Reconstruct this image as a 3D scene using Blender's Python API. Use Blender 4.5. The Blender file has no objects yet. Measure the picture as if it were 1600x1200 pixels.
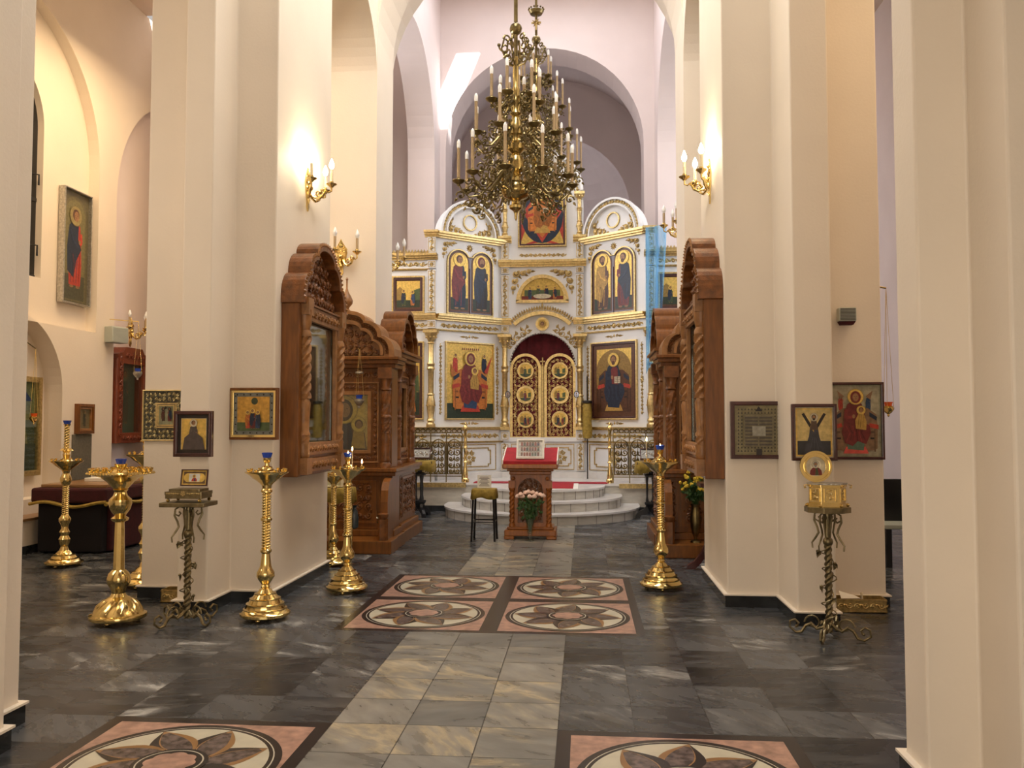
import bpy, math, random
from mathutils import Matrix, Vector
random.seed(7)
PI = math.pi
sc = bpy.context.scene
COL = sc.collection

# ------------------------------------------------------------------ camera
F_PX, CAM_H, PITCH, YAW = 1320.0, 1.6, math.radians(2.6), math.radians(4.85)
cd = bpy.data.cameras.new('camera'); cam = bpy.data.objects.new('camera', cd); COL.objects.link(cam)
cd.sensor_width = 36; cd.lens = F_PX / 1600 * 36; cd.clip_start = .05; cd.clip_end = 300
cam.location = (0, 0, CAM_H); cam.rotation_euler = (PI/2 + PITCH, 0, YAW)
sc.camera = cam

# ------------------------------------------------------------------ world, sun, light, exposure
sc.view_settings.view_transform = 'Standard'; sc.view_settings.look = 'None'
sc.view_settings.exposure = 0.0; sc.view_settings.gamma = 1.0
sc.view_settings.use_curve_mapping = False
w = bpy.data.worlds.new('world'); sc.world = w; w.use_nodes = True
bg = w.node_tree.nodes['Background']; bg.inputs[0].default_value = (1.0, .93, .88, 1); bg.inputs[1].default_value = .55

def area(name, loc, rot, sx, sy, power, col, spread=PI):
    l = bpy.data.lights.new(name, 'AREA'); l.shape = 'RECTANGLE'; l.size = sx; l.size_y = sy
    l.energy = power; l.color = col; l.spread = spread
    o = bpy.data.objects.new(name, l); COL.objects.link(o); o.location = loc; o.rotation_euler = rot
    return o
def pointl(name, loc, power, col, r=.03):
    l = bpy.data.lights.new(name, 'POINT'); l.energy = power; l.color = col; l.shadow_soft_size = r
    o = bpy.data.objects.new(name, l); COL.objects.link(o); o.location = loc
    return o
sl = bpy.data.lights.new('sun', 'SUN'); sl.energy = 34; sl.angle = math.radians(1.2); sl.color = (1, .97, .95)
sun = bpy.data.objects.new('sun', sl); COL.objects.link(sun)
SUN_D = Vector((-.42, .62, -1.0)).normalized()
sun.rotation_euler = SUN_D.to_track_quat('-Z', 'Y').to_euler(); sun.location = (5, 5, 20)
# dome daylight, warm aisle lamps, and panels added to brighten apse, transepts and nave
area('dome_daylight', (-.74, 14.6, 10.6), (0, 0, 0), 3.2, 3.2, 150, (.93, .95, 1.0))
area('apse_fill_panel', (-.8, 23.2, 3.2), (math.radians(180), 0, 0), 1.6, 1.0, 55, (.9, .93, 1))  # unseen panel behind the icon screen, added to brighten the apse
area('west_fill_panel', (-.74, -.85, 1.7), (math.radians(90), 0, 0), 4.6, 2.6, 125, (1.0, .86, .70))  # panel added behind the camera to brighten the lower pier fronts; no door
area('north_transept_fill', (-5.6, 14.6, 6.0), (math.radians(80), 0, math.radians(-90)), 1.8, 4, 120, (.93, .95, 1.0))  # panel added in the closed transept to keep the icon screen bright
area('south_transept_fill', (4.2, 14.6, 6.0), (math.radians(80), 0, math.radians(90)), 1.8, 4, 120, (.93, .95, 1.0))  # matching panel added on the south side for the icon screen
area('nave_fill_strip', (-.74, 8.0, 8.9), (0, 0, 0), 1.2, 6.4, 400, (1.0, .97, .91))  # unseen overhead strip added to brighten the nave-side pier faces
area('north_aisle_lamps', (-5.4, 9.8, 7.0), (0, 0, 0), 1.6, 4.0, 230, (1.0, .72, .42))
area('north_aisle_west_light', (-6.2, 5.0, 4.2), (math.radians(80), 0, math.radians(-60)), 1.4, 2.5, 60, (1.0, .86, .7))  # plain area light, no window is built here
area('south_aisle_lamps', (3.9, 6.4, 6.6), (0, 0, 0), 1.4, 4.0, 110, (1.0, .72, .42))
area('south_aisle_light', (5.9, 12.5, 4.5), (math.radians(85), 0, math.radians(90)), 2, 3, 60, (.9, .92, 1.0))  # plain area light without a window of its own

# ------------------------------------------------------------------ pixel -> world helpers (1600 x 1200 frame)
def _ray(px, py):
    a = (px-800)/F_PX; b = (600-py)/F_PX
    up = b*math.cos(PITCH)+math.sin(PITCH); fw = math.cos(PITCH)-b*math.sin(PITCH)
    return a*math.cos(YAW)-fw*math.sin(YAW), fw*math.cos(YAW)+a*math.sin(YAW), up
def at(px, py, Y): x, y, u = _ray(px, py); t = Y/y; return Vector((x*t, Y, CAM_H+u*t))
def atx(px, py, X): x, y, u = _ray(px, py); t = X/x; return Vector((X, y*t, CAM_H+u*t))
def fl(px, py, z=0.): x, y, u = _ray(px, py); t = (z-CAM_H)/u; return Vector((x*t, y*t, z))

# ------------------------------------------------------------------ materials
def _new(name):
    m = bpy.data.materials.new(name); m.use_nodes = True
    return m, m.node_tree, m.node_tree.nodes['Principled BSDF']
def N(nt, t, **k):
    n = nt.nodes.new(t)
    for a, b in k.items():
        if a.startswith('i_'):
            n.inputs[a[2:].replace('_', ' ')].default_value = b
        else: setattr(n, a, b)
    return n
def ramp(nt, src, stops, interp='LINEAR'):
    r = nt.nodes.new('ShaderNodeValToRGB'); r.color_ramp.interpolation = interp
    e = r.color_ramp.elements
    while len(e) < len(stops): e.new(.5)
    for i, (p, c) in enumerate(stops):
        e[i].position = p; e[i].color = (*c, 1) if len(c) == 3 else c
    nt.links.new(src, r.inputs[0]); return r
def mat(name, col, rough=.5, metal=0., var=.12, scale=6., bump=.0, bscale=60., stretch=None, coat=0., spec=.5):
    m, nt, b = _new(name); L = nt.links
    tc = N(nt, 'ShaderNodeTexCoord'); src = tc.outputs['Object']
    if stretch:
        mp = N(nt, 'ShaderNodeMapping'); mp.inputs['Scale'].default_value = stretch; L.new(src, mp.inputs[0]); src = mp.outputs[0]
    n = N(nt, 'ShaderNodeTexNoise'); n.inputs['Scale'].default_value = scale; n.inputs['Detail'].default_value = 4
    L.new(src, n.inputs['Vector'])
    c0 = [max(0, c*(1-var)) for c in col]; c1 = [min(1, c*(1+var)) for c in col]
    r = ramp(nt, n.outputs[0], [(.3, c0), (.7, c1)]); L.new(r.outputs[0], b.inputs['Base Color'])
    b.inputs['Roughness'].default_value = rough; b.inputs['Metallic'].default_value = metal
    b.inputs['Specular IOR Level'].default_value = spec
    if coat: b.inputs['Coat Weight'].default_value = coat; b.inputs['Coat Roughness'].default_value = .12
    if bump:
        n2 = N(nt, 'ShaderNodeTexNoise'); n2.inputs['Scale'].default_value = bscale; n2.inputs['Detail'].default_value = 3
        L.new(src, n2.inputs['Vector'])
        bp = N(nt, 'ShaderNodeBump'); bp.inputs['Strength'].default_value = bump; bp.inputs['Distance'].default_value = .01
        L.new(n2.outputs[0], bp.inputs['Height']); L.new(bp.outputs[0], b.inputs['Normal'])
    return m
def emis(name, col, s):
    m, nt, b = _new(name); b.inputs['Base Color'].default_value = (*col, 1)
    b.inputs['Emission Color'].default_value = (*col, 1); b.inputs['Emission Strength'].default_value = s; return m
def paintmat():
    m, nt, b = _new('icon_paint'); a = N(nt, 'ShaderNodeAttribute'); a.attribute_name = 'Col'
    tc = N(nt, 'ShaderNodeTexCoord'); n = N(nt, 'ShaderNodeTexNoise'); n.inputs['Scale'].default_value = 28; n.inputs['Detail'].default_value = 5
    nt.links.new(tc.outputs['Object'], n.inputs['Vector'])
    r = ramp(nt, n.outputs[0], [(.3, (.72, .72, .72)), (.7, (1.18, 1.18, 1.18))])
    mx = N(nt, 'ShaderNodeMix', data_type='RGBA', blend_type='MULTIPLY'); mx.inputs[0].default_value = 1
    nt.links.new(a.outputs['Color'], mx.inputs[6]); nt.links.new(r.outputs[0], mx.inputs[7])
    nt.links.new(mx.outputs[2], b.inputs['Base Color']); nt.links.new(a.outputs['Alpha'], b.inputs['Metallic'])
    b.inputs['Roughness'].default_value = .38
    return m
def glassmat(name, col=(.8, .85, .85), fac=.25, rough=.03):
    m, nt, b = _new(name); out = nt.nodes['Material Output']
    t = N(nt, 'ShaderNodeBsdfTransparent'); t.inputs[0].default_value = (*col, 1)
    g = N(nt, 'ShaderNodeBsdfGlossy'); g.inputs['Roughness'].default_value = rough
    mx = N(nt, 'ShaderNodeMixShader'); mx.inputs[0].default_value = fac
    nt.links.new(t.outputs[0], mx.inputs[1]); nt.links.new(g.outputs[0], mx.inputs[2]); nt.links.new(mx.outputs[0], out.inputs[0])
    return m
def veilmat():
    m, nt, b = _new('sheer_blue'); out = nt.nodes['Material Output']
    t = N(nt, 'ShaderNodeBsdfTransparent'); t.inputs[0].default_value = (.75, .9, 1, 1)
    b.inputs['Base Color'].default_value = (.25, .62, .95, 1); b.inputs['Roughness'].default_value = .5
    tc = N(nt, 'ShaderNodeTexCoord'); wv = N(nt, 'ShaderNodeTexWave'); wv.inputs['Scale'].default_value = 2; wv.inputs['Distortion'].default_value = 2
    nt.links.new(tc.outputs['Object'], wv.inputs['Vector'])
    r = ramp(nt, wv.outputs[1], [(0, (.06, .06, .06)), (1, (.36, .36, .36))])
    mx = N(nt, 'ShaderNodeMixShader'); nt.links.new(r.outputs[0], mx.inputs[0])
    nt.links.new(t.outputs[0], mx.inputs[1]); nt.links.new(b.outputs[0], mx.inputs[2]); nt.links.new(mx.outputs[0], out.inputs[0])
    return m
def tilemat(name, size, ox, oy, lo, hi, vein, vthr=.6, rough=.22, joint=.35, vq=.55):
    """square stone tiles: one random tone per tile, veins turned and shifted per tile, thin joints"""
    m, nt, b = _new(name); L = nt.links
    tc = N(nt, 'ShaderNodeTexCoord'); mp = N(nt, 'ShaderNodeMapping'); L.new(tc.outputs['Object'], mp.inputs[0])
    mp.inputs['Location'].default_value = (-ox/size, -oy/size, .37); mp.inputs['Scale'].default_value = (1/size, 1/size, 1/size)
    flo = N(nt, 'ShaderNodeVectorMath', operation='FLOOR'); L.new(mp.outputs[0], flo.inputs[0])
    fra = N(nt, 'ShaderNodeVectorMath', operation='FRACTION'); L.new(mp.outputs[0], fra.inputs[0])
    wn = N(nt, 'ShaderNodeTexWhiteNoise', noise_dimensions='3D'); L.new(flo.outputs[0], wn.inputs['Vector'])
    off = N(nt, 'ShaderNodeVectorMath', operation='SCALE'); off.inputs['Scale'].default_value = 37; L.new(wn.outputs['Color'], off.inputs[0])
    rot = N(nt, 'ShaderNodeVectorRotate', rotation_type='Z_AXIS'); L.new(fra.outputs[0], rot.inputs['Vector'])
    ml = N(nt, 'ShaderNodeMath', operation='MULTIPLY_ADD'); ml.inputs[1].default_value = 1.6; ml.inputs[2].default_value = -.5; L.new(wn.outputs['Value'], ml.inputs[0]); L.new(ml.outputs[0], rot.inputs['Angle'])
    st = N(nt, 'ShaderNodeVectorMath', operation='MULTIPLY'); st.inputs[1].default_value = (1.0, 2.8, 1); L.new(rot.outputs[0], st.inputs[0])
    ad = N(nt, 'ShaderNodeVectorMath', operation='ADD'); L.new(st.outputs[0], ad.inputs[0]); L.new(off.outputs[0], ad.inputs[1])
    n1 = N(nt, 'ShaderNodeTexNoise'); n1.inputs['Scale'].default_value = .85; n1.inputs['Detail'].default_value = 8; n1.inputs['Roughness'].default_value = .58; n1.inputs['Distortion'].default_value = .5
    L.new(ad.outputs[0], n1.inputs['Vector'])
    tone = N(nt, 'ShaderNodeMix', data_type='RGBA'); L.new(wn.outputs['Value'], tone.inputs[0])
    tone.inputs[6].default_value = (*lo, 1); tone.inputs[7].default_value = (*hi, 1)
    vr = ramp(nt, n1.outputs[0], [(vthr-.1, (0, 0, 0)), (vthr, (.35, .35, .35)), (vthr+.05, (1, 1, 1)), (vthr+.12, (.3, .3, .3))])
    sp_ = N(nt, 'ShaderNodeSeparateXYZ'); L.new(wn.outputs['Color'], sp_.inputs[0])
    vam = ramp(nt, sp_.outputs[1], [(vq, (.12, .12, .12)), (min(1, vq+.3), (1, 1, 1))])
    vm = N(nt, 'ShaderNodeMath', operation='MULTIPLY'); L.new(vr.outputs[0], vm.inputs[0]); L.new(vam.outputs[0], vm.inputs[1])
    mx = N(nt, 'ShaderNodeMix', data_type='RGBA'); L.new(vm.outputs[0], mx.inputs[0]); L.new(tone.outputs[2], mx.inputs[6]); mx.inputs[7].default_value = (*vein, 1)
    n3 = N(nt, 'ShaderNodeTexNoise'); n3.inputs['Scale'].default_value = 1.5; n3.inputs['Detail'].default_value = 7; L.new(ad.outputs[0], n3.inputs['Vector'])
    r3 = ramp(nt, n3.outputs[0], [(.3, (.7, .7, .7)), (.7, (1.3, 1.3, 1.3))])
    mv = N(nt, 'ShaderNodeMix', data_type='RGBA', blend_type='MULTIPLY'); mv.inputs[0].default_value = 1; L.new(mx.outputs[2], mv.inputs[6]); L.new(r3.outputs[0], mv.inputs[7])
    # joints
    sx = N(nt, 'ShaderNodeSeparateXYZ'); L.new(fra.outputs[0], sx.inputs[0])
    def edge(o):
        a = N(nt, 'ShaderNodeMath', operation='PINGPONG'); a.inputs[1].default_value = .5; L.new(o, a.inputs[0]); return a.outputs[0]
    mn = N(nt, 'ShaderNodeMath', operation='MINIMUM'); L.new(edge(sx.outputs[0]), mn.inputs[0]); L.new(edge(sx.outputs[1]), mn.inputs[1])
    lt = N(nt, 'ShaderNodeMath', operation='LESS_THAN'); lt.inputs[1].default_value = .008; L.new(mn.outputs[0], lt.inputs[0])
    jf = N(nt, 'ShaderNodeMath', operation='MULTIPLY'); jf.inputs[1].default_value = 1-joint; L.new(lt.outputs[0], jf.inputs[0])
    mj = N(nt, 'ShaderNodeMix', data_type='RGBA'); L.new(jf.outputs[0], mj.inputs[0]); L.new(mv.outputs[2], mj.inputs[6]); mj.inputs[7].default_value = (.012, .012, .012, 1)
    L.new(mj.outputs[2], b.inputs['Base Color'])
    b.inputs['Specular IOR Level'].default_value = .32
    rr = ramp(nt, n3.outputs[0], [(.2, (rough*.8,)*3), (.8, (rough*1.5,)*3)]); L.new(rr.outputs[0], b.inputs['Roughness'])
    return m
MAT = {}
MAT['wall'] = mat('painted_plaster', (.77, .685, .575), .62, var=.03, scale=1.5, bump=.12, bscale=45)
MAT['wallpink'] = mat('pink_plaster', (.76, .665, .64), .7, var=.03, scale=1.5, bump=.1, bscale=40)
MAT['ceil'] = mat('ceiling_plaster', (.74, .60, .50), .8, var=.03)
MAT['dark_base'] = mat('black_marble', (.022, .024, .026), .15, var=.5, scale=5)
MAT['floor_dark'] = tilemat('dark_marble_tiles', .4, -1.34, .09, (.017, .019, .023), (.078, .083, .090), (.34, .34, .33), .59, rough=.24)
MAT['floor_light'] = tilemat('grey_marble_tiles', .4, -1.34, .09, (.125, .128, .125), (.23, .225, .205), (.40, .34, .23), .55, rough=.27, joint=.1, vq=.3)
MAT['marble_step'] = mat('cream_marble', (.50, .47, .41), .25, var=.14, scale=5, stretch=(1, 1, 3))
MAT['marble_white'] = mat('white_marble', (.70, .68, .66), .2, var=.08, scale=5)
MAT['carpet'] = mat('red_carpet', (.33, .02, .035), .9, var=.2, scale=60)
MAT['white'] = mat('white_lacquer', (.78, .79, .80), .35, var=.03, scale=3)
MAT['gold'] = mat('gilding', (.70, .54, .25), .38, 1, var=.2, scale=25, bump=.1, bscale=80)
MAT['gilt'] = mat('soft_gilding', (.52, .39, .17), .38, .9, var=.3, scale=30, bump=.15, bscale=90)
MAT['brass'] = mat('polished_brass', (.78, .60, .25), .15, 1, var=.08, scale=8, bump=.03, bscale=30)
MAT['brass_dark'] = mat('aged_brass', (.20, .155, .07), .33, 1, var=.3, scale=14)
MAT['brass_mid'] = mat('antique_brass', (.50, .375, .15), .24, 1, var=.2, scale=10)
MAT['bronze'] = mat('wrought_bronze', (.20, .16, .085), .38, .85, var=.3, scale=20, bump=.2, bscale=60)
MAT['wood'] = mat('carved_oak', (.165, .058, .011), .32, var=.3, scale=6, stretch=(5, 5, .7), coat=.12, spec=.35)
MAT['wood_orange'] = mat('orange_oak', (.30, .095, .016), .3, var=.25, scale=6, stretch=(5, 5, .7), coat=.12, spec=.4)
MAT['wood_carved'] = mat('carved_walnut', (.16, .056, .013), .32, var=.4, scale=14, coat=.2, spec=.4, bump=.3, bscale=70)
MAT['wood_lit'] = mat('carved_oak_lit', (.27, .125, .042), .38, var=.25, scale=12, coat=.12, spec=.4, bump=.3, bscale=70)  # lit copy of the carved oak, brightness of the fronts put into its colour
MAT['wood_red'] = mat('mahogany', (.17, .035, .012), .3, var=.3, scale=10, stretch=(4, 4, .7), coat=.4)
MAT['wood_dark'] = mat('dark_frame_wood', (.055, .012, .010), .28, var=.3, scale=12, coat=.4)
MAT['black'] = mat('black_wood', (.012, .012, .014), .3, var=.3)
MAT['velvet'] = mat('black_velvet', (.006, .004, .005), .95, var=.3)
MAT['burg'] = mat('burgundy_cloth', (.045, .004, .006), .9, var=.25, scale=20)
MAT['redcloth'] = mat('red_velvet', (.36, .012, .022), .8, var=.15, scale=12)
MAT['darkred'] = mat('dark_red_curtain', (.10, .006, .012), .85, var=.3, scale=10)
MAT['goldcloth'] = mat('gold_brocade', (.36, .25, .045), .55, .25, var=.3, scale=22, bump=.4, bscale=40)
MAT['candle'] = mat('ivory_candle', (.72, .62, .42), .5, var=.05)
MAT['candle_tan'] = mat('tan_candle_sleeve', (.38, .27, .15), .5, var=.15)
MAT['bulb'] = mat('frosted_bulb', (.82, .82, .82), .25, var=.02)
MAT['bulb_on'] = emis('lit_bulb', (1, .86, .6), 60)
MAT['flame'] = emis('flame', (1, .55, .2), 40)
MAT['paint'] = paintmat()
MAT['glass'] = glassmat('case_glass', (.88, .92, .90), .10)
MAT['glass_m'] = glassmat('reflecting_case_glass', (.75, .82, .80), .42)
MAT['silver'] = mat('embossed_silver', (.50, .48, .43), .32, .9, var=.25, scale=40, bump=.6, bscale=55)
MAT['blueglass'] = mat('blue_glass', (.02, .06, .42), .1, var=.1)
MAT['orangeglass'] = mat('orange_glass', (.75, .12, .02), .15, var=.1)
MAT['grey'] = mat('grey_plastic', (.42, .45, .40), .5, var=.05)
MAT['greyd'] = mat('dark_grille', (.10, .10, .085), .5, var=.1)
MAT['winglass'] = mat('night_glass', (.008, .008, .010), .08, var=.2)
MAT['veil'] = veilmat()
MAT['green'] = mat('leaf_green', (.035, .085, .02), .5, var=.4, scale=20)
MAT['rose'] = mat('pale_rose', (.85, .62, .52), .6, var=.1, scale=30)
MAT['whitefl'] = mat('white_petals', (.85, .85, .8), .6, var=.05)
MAT['yellow'] = mat('yellow_petals', (.62, .45, .04), .6, var=.2, scale=30)
MAT['paper'] = mat('paper', (.82, .80, .74), .8, var=.02)
MAT['ink'] = mat('ink', (.08, .06, .06), .8)
MAT['bagblack'] = mat('black_plastic_bag', (.02, .03, .035), .25, var=.3)
MAT['emboss_gold'] = mat('embossed_old_gold', (.50, .40, .20), .35, .9, var=.25, scale=30)
MAT['panel_grey'] = mat('grey_brown_panel', (.13, .115, .085), .9, var=.15, scale=30)
MAT['s_pink'] = mat('rose_marble', (.36, .215, .165), .3, var=.4, scale=14)
MAT['s_cream'] = mat('cream_inlay', (.50, .47, .37), .3, var=.1, scale=8)
MAT['s_black'] = mat('black_inlay', (.018, .015, .017), .25, var=.3, scale=8)
MAT['s_brown'] = mat('brown_inlay', (.25, .13, .045), .3, var=.15, scale=9)
MAT['s_purple'] = mat('veined_dark_marble', (.10, .075, .070), .25, var=.75, scale=22)

# ------------------------------------------------------------------ mesh building
def PL(x=0, y=0, z=0, rot=0.):
    """plane frame: (u, v, w) -> u to the right, v up, w out of the plane towards -Y, turned by rot about Z"""
    c, s = math.cos(rot), math.sin(rot)
    return Matrix(((c, 0, s, x), (s, 0, -c, y), (0, 1, 0, z), (0, 0, 0, 1)))
class MB:
    def __init__(s, T=None): s.v = []; s.f = []; s.m = []; s.s = []; s.c = []; s.T = T
    def add(s, vs, fs, mi=0, smooth=False, col=None):
        n = len(s.v)
        s.v += [tuple(s.T @ Vector(p)) for p in vs] if s.T is not None else [tuple(p) for p in vs]
        for f in fs:
            s.f.append([i+n for i in f]); s.m.append(mi); s.s.append(smooth); s.c.append(col)
    def box(s, a0, a1, b0, b1, c0, c1, mi=0, col=None):
        vs = [(x, y, z) for x in (a0, a1) for y in (b0, b1) for z in (c0, c1)]
        s.add(vs, [(0, 1, 3, 2), (4, 6, 7, 5), (0, 4, 5, 1), (2, 3, 7, 6), (0, 2, 6, 4), (1, 5, 7, 3)], mi, False, col)
    def prism(s, pts, w0, w1, mi=0, col=None, smooth=False):
        n = len(pts)
        vs = [(p[0], p[1], w0) for p in pts]+[(p[0], p[1], w1) for p in pts]
        s.add(vs, [list(range(n))[::-1], list(range(n, 2*n))], mi, False, col)
        s.add(vs, [(i, (i+1) % n, n+(i+1) % n, n+i) for i in range(n)], mi, smooth, col)
    def flat(s, pts, w, mi=0, col=None):
        s.add([(p[0], p[1], w) for p in pts], [list(range(len(pts)))], mi, False, col)
    def ring(s, outer, inner, w0, w1, mi=0):
        n = len(outer)
        vs = [(p[0], p[1], w) for w in (w0, w1) for L_ in (outer, inner) for p in L_]
        fs = []
        for i in range(n):
            j = (i+1) % n
            fs += [(2*n+i, 2*n+j, 3*n+j, 3*n+i), (i, j, 2*n+j, 2*n+i), (n+j, n+i, 3*n+i, 3*n+j), (j, i, n+i, n+j)]
        s.add(vs, fs, mi)
    def lathe(s, prof, seg=24, c=(0, 0, 0), mi=0, smooth=True, sx=1., sy=1.):
        vs = []; fs = []
        for r, z in prof:
            for k in range(seg):
                a = 2*PI*k/seg; vs.append((c[0]+r*math.cos(a)*sx, c[1]+r*math.sin(a)*sy, c[2]+z))
        for i in range(len(prof)-1):
            for k in range(seg):
                q = (k+1) % seg; fs.append((i*seg+k, i*seg+q, (i+1)*seg+q, (i+1)*seg+k))
        s.add(vs, fs, mi, smooth)
        s.add([vs[k] for k in range(seg)], [list(range(seg))[::-1]], mi)
        s.add([vs[(len(prof)-1)*seg+k] for k in range(seg)], [list(range(seg))], mi)
    def twist(s, r0, z0, z1, c=(0, 0, 0), lobes=4, turns=2., amp=.2, seg=24, n=40, mi=0):
        vs = []; fs = []
        for i in range(n+1):
            t = i/n; z = z0+(z1-z0)*t
            for k in range(seg):
                a = 2*PI*k/seg; r = r0*(1+amp*math.cos(lobes*(a-2*PI*turns*t)))
                vs.append((c[0]+r*math.cos(a), c[1]+r*math.sin(a), c[2]+z))
        for i in range(n):
            for k in range(seg):
                q = (k+1) % seg; fs.append((i*seg+k, i*seg+q, (i+1)*seg+q, (i+1)*seg+k))
        s.add(vs, fs, mi, True)
    def tube(s, pts, r, seg=6, mi=0, closed=False):
        pts = [Vector(p) for p in pts]; n = len(pts)
        if n < 2: return
        R = r if isinstance(r, (list, tuple)) else [r]*n
        vs = []; up = None
        for i, p in enumerate(pts):
            d = (pts[min(i+1, n-1)]-pts[max(i-1, 0)])
            if closed: d = pts[(i+1) % n]-pts[i-1]
            d = d.normalized() if d.length > 1e-9 else Vector((0, 0, 1))
            if up is None:
                up = Vector((0, 0, 1)) if abs(d.z) < .9 else Vector((1, 0, 0))
            a = d.cross(up)
            if a.length < 1e-6: a = d.orthogonal()
            a.normalize(); b = a.cross(d); up = b
            for k in range(seg):
                t = 2*PI*k/seg; vs.append(p+(a*math.cos(t)+b*math.sin(t))*R[i])
        fs = []
        for i in range(n if closed else n-1):
            j = (i+1) % n
            for k in range(seg):
                q = (k+1) % seg; fs.append((i*seg+k, i*seg+q, j*seg+q, j*seg+k))
        if not closed: fs += [list(range(seg))[::-1], [(n-1)*seg+k for k in range(seg)]]
        s.add(vs, fs, mi, True)
    def ball(s, c, r, mi=0, seg=10, sx=1., sy=1., sz=1.):
        m = max(3, seg//2)
        vs = [(c[0], c[1], c[2]-r*sz)]; fs = []
        for i in range(1, m):
            a = PI*i/m
            for k in range(seg):
                b = 2*PI*k/seg; vs.append((c[0]+r*math.sin(a)*math.cos(b)*sx, c[1]+r*math.sin(a)*math.sin(b)*sy, c[2]-r*math.cos(a)*sz))
        vs.append((c[0], c[1], c[2]+r*sz)); t = len(vs)-1
        for k in range(seg):
            q = (k+1) % seg; fs.append((0, 1+q, 1+k)); fs.append((t, 1+(m-2)*seg+k, 1+(m-2)*seg+q))
            for i in range(m-2): fs.append((1+i*seg+k, 1+i*seg+q, 1+(i+1)*seg+q, 1+(i+1)*seg+k))
        s.add(vs, fs, mi, True)
def obj(name, mb, mats, parent=None, bevel=0, label=None, loc=None, kind=None):
    me = bpy.data.meshes.new(name)
    me.from_pydata(mb.v, [], mb.f)
    if isinstance(mats, str): mats = [mats]
    for k in mats: me.materials.append(MAT[k])
    me.polygons.foreach_set('material_index', mb.m); me.polygons.foreach_set('use_smooth', mb.s)
    if any(c is not None for c in mb.c):
        ca = me.color_attributes.new('Col', 'FLOAT_COLOR', 'CORNER'); buf = []
        for f, c in zip(mb.f, mb.c):
            c = c or (.5, .5, .5, 0)
            if len(c) == 3: c = (*c, 0)
            buf += list(c)*len(f)
        ca.data.foreach_set('color', buf)
    me.update()
    if any(mb.s): me.set_sharp_from_angle(angle=math.radians(38))
    o = bpy.data.objects.new(name, me); COL.objects.link(o)
    if parent: o.parent = parent
    if loc: o.location = loc
    if bevel:
        md = o.modifiers.new('bevel', 'BEVEL'); md.width = bevel; md.segments = 2; md.limit_method = 'ANGLE'; md.angle_limit = .7
    if label: o['label'] = label
    if kind: o['kind'] = kind
    return o
def struct(name, mb, mats, **k): return obj(name, mb, mats, kind='structure', **k)
def tag(o, label, cat, group=None):
    o['label'] = label; o['category'] = cat
    if group: o['group'] = group
    return o
def thing(name, label, cat, loc=(0, 0, 0), rotz=0., group=None):
    o = bpy.data.objects.new(name, None); COL.objects.link(o); o.empty_display_size = .1
    o.location = loc; o.rotation_euler = (0, 0, rotz)
    return tag(o, label, cat, group)
def dup(root, loc, rotz=None, label=None, group=None):
    def cp(o, par):
        c = o.copy(); COL.objects.link(c); c.parent = par
        for ch in list(o.children): cp(ch, c)
        return c
    r = cp(root, None); r.location = loc
    if rotz is not None: r.rotation_euler = (0, 0, rotz)
    if label: r['label'] = label
    if group: r['group'] = group
    return r
def arc(cx, cy, r, a0, a1, n=16, ry=None):
    ry = r if ry is None else ry
    return [(cx+r*math.cos(math.radians(a0+(a1-a0)*i/n)), cy+ry*math.sin(math.radians(a0+(a1-a0)*i/n))) for i in range(n+1)]
def arch_wall(mb, u0, u1, v0, v1, opens, w0, w1, mi=0, n=28, msof=None):
    """wall slab between w0 and w1 with round-headed openings (uc, half, spring, sill)"""
    msof = mi if msof is None else msof
    opens = sorted(opens); cur = u0
    def rect(a, b, c, d):
        if b-a < 1e-5 or d-c < 1e-5: return
        for w_ in (w0, w1): mb.flat([(a, c), (b, c), (b, d), (a, d)], w_, mi)
    for uc, h_, sp, sill in opens:
        rect(cur, uc-h_, v0, v1); cur = uc+h_
        rect(uc-h_, uc+h_, v0, sill)
        pts = [(uc-h_*math.cos(PI*i/n), sp+h_*math.sin(PI*i/n)) for i in range(n+1)]
        for i in range(n):
            (a, va), (b, vb) = pts[i], pts[i+1]
            for w_ in (w0, w1): mb.flat([(a, va), (b, vb), (b, v1), (a, v1)], w_, mi)
        path = [(uc-h_, sill)]+pts+[(uc+h_, sill)]
        for i in range(len(path)-1):
            (a, va), (b, vb) = path[i], path[i+1]
            mb.add([(a, va, w0), (b, vb, w0), (b, vb, w1), (a, va, w1)], [(0, 1, 2, 3)], msof, 0 < i < len(path)-2)
        if sill > v0: mb.add([(uc-h_, sill, w0), (uc+h_, sill, w0), (uc+h_, sill, w1), (uc-h_, sill, w1)], [(0, 1, 2, 3)], msof)
    rect(cur, u1, v0, v1)
    for a, b in (((u0, v0), (u0, v1)), ((u1, v0), (u1, v1)), ((u0, v1), (u1, v1))):
        mb.add([(*a, w0), (*b, w0), (*b, w1), (*a, w1)], [(0, 1, 2, 3)], mi)

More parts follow.
